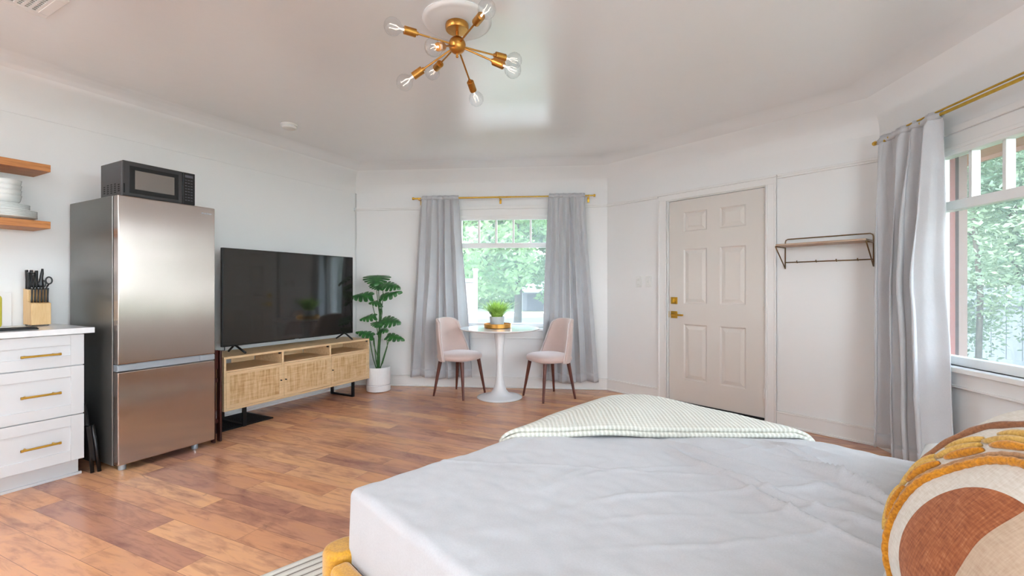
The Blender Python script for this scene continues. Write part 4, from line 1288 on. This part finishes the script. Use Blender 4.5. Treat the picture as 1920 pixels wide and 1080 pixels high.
# ------------------------------------------------------------------ pillows
def pillow_mesh(w, h, th, seed, n=44, soft=0):
    """puffed cushion, x right, y up, z out of its face"""
    mb = MB()
    def surf(u, v, s):
        x = 2*u-1; y = 2*v-1
        # corners pulled in between the ears
        kx = 1 - .055*(1-abs(y)**2)*0 - .05*(1 - y*y)*0; 
        rn = 1.0
        if soft and (x or y):
            m_ = max(abs(x), abs(y)); l_ = (abs(x/m_)**soft + abs(y/m_)**soft)**(1/soft); rn = 1/l_
        px = x*rn*w/2; py = y*rn*h/2
        if soft: t_ = max(0, 1-max(abs(x), abs(y))**2.4)**.5
        else: t_ = max(0, (1-abs(x)**2.6)*(1-abs(y)**2.6))**.42
        z = s*(th/2*t_) + .006*t_*noise.noise(Vector((x*2.2, y*2.2, seed + s)))
        return (px, py, z)
    for s in (1, -1): mb.grid(lambda u, v, s=s: surf(u, v, s), n, n)
    bmesh.ops.remove_doubles(mb.bm, verts=mb.bm.verts, dist=.0008)
    return mb, surf
def place(t, centre_local, normal, up):
    """orient t so that its z axis follows normal and its y axis follows up, both given in bed coordinates"""
    R0 = Matrix.Rotation(BED.a, 3, 'Z')
    z = (R0 @ Vector(normal)).normalized(); y = (R0 @ Vector(up)); y = (y - z*y.dot(z)).normalized(); x = y.cross(z)
    Mx = Matrix((x, y, z)).transposed()
    t.rotation_euler = Mx.to_euler(); t.location = BED.p(*centre_local)
def white_pillow(label, c, nrm, up, w=.66, h=.48, th=.12, seed=1):
    t = thing('pillow', label, 'pillow', (0, 0, 0), 0, 'white bed pillows')
    mb, _ = pillow_mesh(w, h, th, seed); mb.obj('pillowcase', M['pillow_white'], t, smooth=True)
    mb = MB(); n_s = 40; ww, hh = w/2, h/2
    place(t, c, nrm, up)
    return t
white_pillow('white pillow lying flat under the patterned cushion, near the far side of the bed', (1.30, 1.02, BZ+.063), (0, 0, 1), (1, 0, 0))
white_pillow('white pillow lying flat on the camera side of the bed, below the patterned cushion', (1.31, .35, BZ+.045), (0, 0, 1), (1, 0, 0), th=.085, seed=2)
white_pillow('white pillow leaning behind the patterned cushion, towards the headboard', (1.62, 1.0, BZ+.235), (-.8, 0, .6), (.6, 0, .8), th=.15, seed=3)

PILLOW = dict(c=(1.255, .378, .836), n=(-.679, -.363, .638), up=(-.422, .904, .065), w=.395, h=.395, th=.227, soft=2.5)
def m_cushion():
    t = NT('patterned_cushion_cloth'); t.set(Roughness=.92, Sheen_Weight=.15)
    v = t.coords((1, 1, 1))
    sp = t.n('ShaderNodeSeparateXYZ'); t.l(v, sp.inputs[0])
    dx = t.math('SUBTRACT', sp.outputs[0], ARC[0]); dy = t.math('SUBTRACT', sp.outputs[1], ARC[1])
    rad = t.math('SQRT', t.math('ADD', t.math('MULTIPLY', dx, dx), t.math('MULTIPLY', dy, dy)))
    inside = t.math('LESS_THAN', rad, ARC[2]); above = t.math('GREATER_THAN', dy, 0)
    f = t.noise(t.coords((50, 400, 1)), 1, 3); f2 = t.noise(t.coords((300, 60, 1)), 1, 3)
    thr = t.math('MULTIPLY', t.math('ADD', f, f2), .5)
    cream = t.ramp(thr, [(.3, rgb(204, 194, 180)), (.7, rgb(230, 226, 218))])
    rust = t.ramp(thr, [(.3, rgb(118, 58, 26)), (.55, rgb(160, 92, 52)), (.75, rgb(190, 128, 88))])
    tan = t.ramp(thr, [(.3, rgb(176, 150, 126)), (.7, rgb(200, 178, 156))])
    c = t.mix(t.math('MULTIPLY', inside, above), cream, rust)
    c = t.mix(t.math('SUBTRACT', 1, above), c, tan)
    t.l(c, t.b.inputs['Base Color']); t.bump(thr, .4, .002)
    return t.m
ARC = (-.0915, -.084, .1083)
t = thing('cushion', 'square throw cushion with rust half-circle and mustard rope arches, on the white pillows', 'cushion', (0, 0, 0), 0)
mb, surf = pillow_mesh(PILLOW['w'], PILLOW['h'], PILLOW['th'], 5, 56, PILLOW['soft'])
mb.obj('cover', m_cushion(), t, smooth=True)
def on_cushion(x, y, lift=0):
    X, Y_ = 2*x/PILLOW['w'], 2*y/PILLOW['h']; e = PILLOW['soft']; m_ = max(abs(X), abs(Y_), 1e-6)
    l_ = (abs(X/m_)**e + abs(Y_/m_)**e)**(1/e); u = min(max((X*l_+1)/2, 0), 1); v = min(max((Y_*l_+1)/2, 0), 1)
    p = surf(u, v, 1); return Vector((p[0], p[1], p[2] + lift))
def in_cushion(x, y, ins):
    e = PILLOW['soft']; return (abs(x)/(PILLOW['w']/2-ins))**e + (abs(y)/(PILLOW['h']/2-ins))**e < 1
def arc_rope(r, rad, mat, name='rope_arch', a0=0, a1=pi, n=90, ins=.012):
    mb = MB(); pts = []
    for i in range(n+1):
        a = a0 + (a1-a0)*i/n; x = ARC[0] + r*cos(a); y = ARC[1] + r*sin(a)
        if not in_cushion(x, y, ins): continue
        pts.append(on_cushion(x, y, rad*.35))
    if len(pts) > 3:
        mb.tube(pts, lambda q: rad*(1 + .12*sin(q*260)), 8); mb.obj(name, mat, t, smooth=True)
arc_rope(.153, .0058, M['rope_mustard']); arc_rope(.1645, .0038, M['rope_tan'])
arc_rope(.2303, .0052, M['rope_brown'])
rnd = random.Random(5)
for i in range(9):
    a = radians(8 + i*21)
    for k, (r_, ln, off) in enumerate(((.180, .058, .0), (.192, .070, .06), (.204, .058, .02))):
        mb = MB(); pts = []
        for j in range(9):
            aa = a + (j/8-.5)*ln/r_ + off; x = ARC[0] + (r_ + .006*(j/8-.5))*cos(aa); y = ARC[1] + (r_ + .006*(j/8-.5))*sin(aa)
            if in_cushion(x, y, .015): pts.append(on_cushion(x, y, .003))
        if len(pts) == 9:
            mb.tube(pts, lambda q: .0062*(sin(pi*min(1, max(0, .08 + q*.84))))**.6, 8); mb.obj('tufted_leaf', M['rope_ochre'] if k else M['rope_mustard'], t, smooth=True)
mb = MB(); n = 160; pts = []
for i in range(n):
    q = 4*i/n; s_ = int(q); f_ = q-s_; e = (2*f_-1)
    x, y = ((e, -1), (1, e), (-e, 1), (-1, -e))[s_]
    p = surf((x+1)/2, (y+1)/2, 1); pts.append((p[0], p[1], 0))
mb.tube(pts, .005, 7, closed=True); mb.obj('piping', M['rope_brown'], t, smooth=True)
place(t, PILLOW['c'], PILLOW['n'], PILLOW['up'])

# ------------------------------------------------------------------ outside
GZ = -.55
mb = MB(); mb.poly([(-60, -60, GZ), (60, -60, GZ), (60, 80, GZ), (-60, 80, GZ)], (0, 0, -.3))
struct(mb.obj('ground', M['lawn']))
mb = MB(); mb.box(-9, 6, -12, -1.9, GZ, -.12); struct(mb.obj('bounce_slab', simple('pale_bounce_slab', rgb(214, 208, 200), .8, nscale=2)))  # unseen pale slab, added to bounce neutral light through the rear opening
mb = MB(); mb.box(-40, 50, 21.5, 29, GZ, GZ+.02); struct(mb.obj('road', M['asphalt']))
mb = MB(); mb.box(-40, 50, 17.5, 19.5, GZ, GZ+.05); mb.box(-40, 50, 30, 31.6, GZ, GZ+.06); mb.box(-40, 50, 9.5, 10.6, GZ, GZ+.04); struct(mb.obj('pavement', M['concrete']))
# eave over the window on the right
mb = MB(); R = Matrix.Translation(RT.o) @ Matrix.Rotation(RT.a, 4, 'Z')
mb.poly([R @ Vector((-.6, y, z)) for y, z in ((.14, 2.30), (.62, 2.085), (.62, 2.06), (.645, 2.06), (.645, 2.17), (.14, 2.42))], (R.to_3x3() @ Vector((3.2, 0, 0))))
struct(mb.obj('roof_eave', M['soffit']))

def crown(c, rx, ry, rz_, n, size, rnd, mat, name, parent, clumps=22):
    mb = MB(); cl = []
    for i in range(clumps):
        while True:
            p = Vector((rnd.uniform(-1, 1), rnd.uniform(-1, 1), rnd.uniform(-1, 1)))
            if p.length < 1: break
        p = p.normalized()*(.45 + .5*rnd.random()); cl.append((p, .22 + .2*rnd.random()))
    for i in range(n):
        p0, r0 = cl[rnd.randrange(clumps)]
        g = Vector((rnd.gauss(0, 1), rnd.gauss(0, 1), rnd.gauss(0, 1))).normalized()*r0*(.6 + .4*rnd.random())
        p = p0 + g; p = Vector((c[0] + p.x*rx, c[1] + p.y*ry, c[2] + p.z*rz_))
        a = Vector((rnd.uniform(-1, 1), rnd.uniform(-1, 1), rnd.uniform(-.6, .6))).normalized()
        b = a.cross(Vector((rnd.uniform(-1, 1), rnd.uniform(-1, 1), rnd.uniform(-1, 1)))).normalized()
        s_ = size*(.6 + .8*rnd.random()); 
        mb.face([mb.bm.verts.new(q) for q in (p - a*s_, p - b*s_*.45, p + a*s_, p + b*s_*.45)])
    return mb.obj(name, mat, parent)
def tree(label, x, y, h, r, mat, seed, n=9000, trunk_r=.16, crown_low=.35, group='garden trees', size=.09, cat='tree'):
    rnd = random.Random(seed)
    t = thing('tree', label, cat, (x, y, GZ), 0, group)
    mb = MB(); mb.tube([(0, 0, 0), (.05, 0, h*.25), (-.05, .05, h*.5), (.1, 0, h*.75)], lambda q: trunk_r*(1 - .6*q), 10)
    for k in range(6):
        a = k*1.05 + seed; z0 = h*(.35 + .07*k)
        mb.tube([(0, 0, z0), (r*.35*cos(a), r*.35*sin(a), z0 + h*.10), (r*.7*cos(a), r*.7*sin(a), z0 + h*.17)], lambda q: trunk_r*.4*(1 - .7*q), 7)
    mb.obj('trunk', M['bark'], t, smooth=True)
    crown((0, 0, h*(crown_low+1)/2), r, r, h*(1-crown_low)/2, n, size, rnd, mat, 'crown', t)
    return t
tree('broad leafy tree with a grey trunk beside the road, centred in the far window', .17, 15.0, 7.2, 3.4, M['tree_b'], 11, 30000, .15, .17, size=.10)
tree('yellow-green tree on the left in the far window', -3.6, 22.5, 10.5, 3.6, M['tree_a'], 12, 20000, .24, .10, size=.15)
tree('yellow-green tree on the right in the far window, behind the pale roof', 5.4, 26.5, 12.5, 4.2, M['tree_a'], 13, 20000, .2, .1, size=.18)
tree('tall green tree across the road, farthest in the far window', -4.4, 47, 19, 7.0, M['tree_b'], 14, 24000, .3, .03, size=.27)
tree('pale green tree across the road with a low crown, seen in the far window', 10.6, 50, 20, 7.5, M['tree_a'], 15, 20000, .3, .03, size=.27)
tree('dense tree outside the window by the bed, nearest the house corner', 5.6, 5.5, 6.6, 1.9, M['tree_c'], 21, 70000, .035, .04, size=.030)
tree('leafy tree behind the fence outside the window by the bed', 11.6, 10.6, 10.5, 3.9, M['tree_c'], 22, 34000, .14, .04, size=.09)
tree('tall tree far behind the fence outside the window by the bed', 19.5, 20.5, 15, 6.5, M['tree_b'], 23, 22000, .2, .03, size=.2)
t = thing('hedge', 'long green hedge across the road, filling the far window below the trees', 'hedge', (0, 37.5, GZ))
rnd = random.Random(41); mb = MB()
for i in range(26000):
    p = Vector((rnd.uniform(-14, 15), rnd.uniform(-.6, .6), rnd.random()**.8*3.9*(1 + .1*sin(i))))
    p.x += 0; a_ = Vector((rnd.uniform(-1, 1), rnd.uniform(-1, 1), rnd.uniform(-1, 1))).normalized(); b_ = a_.cross(Vector((rnd.uniform(-1, 1), 1, rnd.uniform(-1, 1)))).normalized(); s_ = .2
    mb.face([mb.bm.verts.new(q) for q in (p - a_*s_, p - b_*s_*.5, p + a_*s_, p + b_*s_*.5)])
mb.obj('foliage', M['tree_b'], t)
tree('round light green tree out of view, added to fill the fridge reflection', 9.4, 1.7, 9.5, 2.9, M['tree_a'], 31, 42000, .1, .03, size=.12)  # unseen tree, placed so the steel fridge mirrors leaves instead of sky
# board fence
t = thing('board_fence', 'weathered grey vertical board fence outside the window by the bed', 'fence', (8.9, 9.0, GZ), radians(90))
for i in range(46):
    x = -6 + i*.26
    mb = MB(); mb.box(x+.006, x+.254, -.012, .012, .05, 1.75 + .02*sin(i*2.1)); mb.obj('board', M['fence'], t)
for z in (.35, 1.4):
    MB().box(-6, 6, .012, .06, z, z+.09).obj('rail', M['fence'], t)
# small garage across the lawn
t = thing('garage', 'low pale-roofed outbuilding beyond the tree in the far window', 'building', (2.0, 33.6, GZ))
MB().box(-1.2, 1.6, 0, 3, .02, 1.42).obj('wall', simple('grey_siding', rgb(84, 84, 90), .8, nscale=4), t)
mb = MB(); mb.poly([(-1.5, -.4, 1.38), (1.9, -.4, 1.38), (1.7, 1.5, 2.15), (-1.3, 1.5, 2.15)], (0, 0, .08)); mb.poly([(-1.5, 3.4, 1.38), (1.9, 3.4, 1.38), (1.7, 1.5, 2.15), (-1.3, 1.5, 2.15)], (0, 0, .08))
mb.obj('roof', simple('pale_roof', rgb(150, 150, 152), .7, nscale=6), t)
MB().box(-.9, 1.2, -.02, 0, .04, 1.25).obj('garage_door', simple('dark_opening', rgb(56, 56, 62), .8), t)
# gate post and pier outside the far window
t = thing('gate_post', 'slim white post standing outside the far window, at its left side', 'post', (-.655, 8.2, GZ))
mb = MB(); mb.box(-.035, .035, -.035, .035, 0, 2.02); mb.box(-.05, .05, -.05, .05, 2.02, 2.06); mb.obj('shaft', simple('white_exterior_paint', rgb(226, 222, 222), .6), t, bevel=.01)
t = thing('gate_pier', 'rose-brown pier beside the white post outside the far window', 'pier', (-.82, 8.6, GZ))
mb = MB(); mb.box(-.20, .10, -.1, .1, 0, 1.82); mb.obj('shaft', simple('rose_render', rgb(188, 160, 158), .8, nscale=5), t, bevel=.02)
mb = MB(); mb.box(-.24, .12, -.14, .14, 1.82, 1.89); mb.obj('cap', M['concrete'], t, bevel=.01)
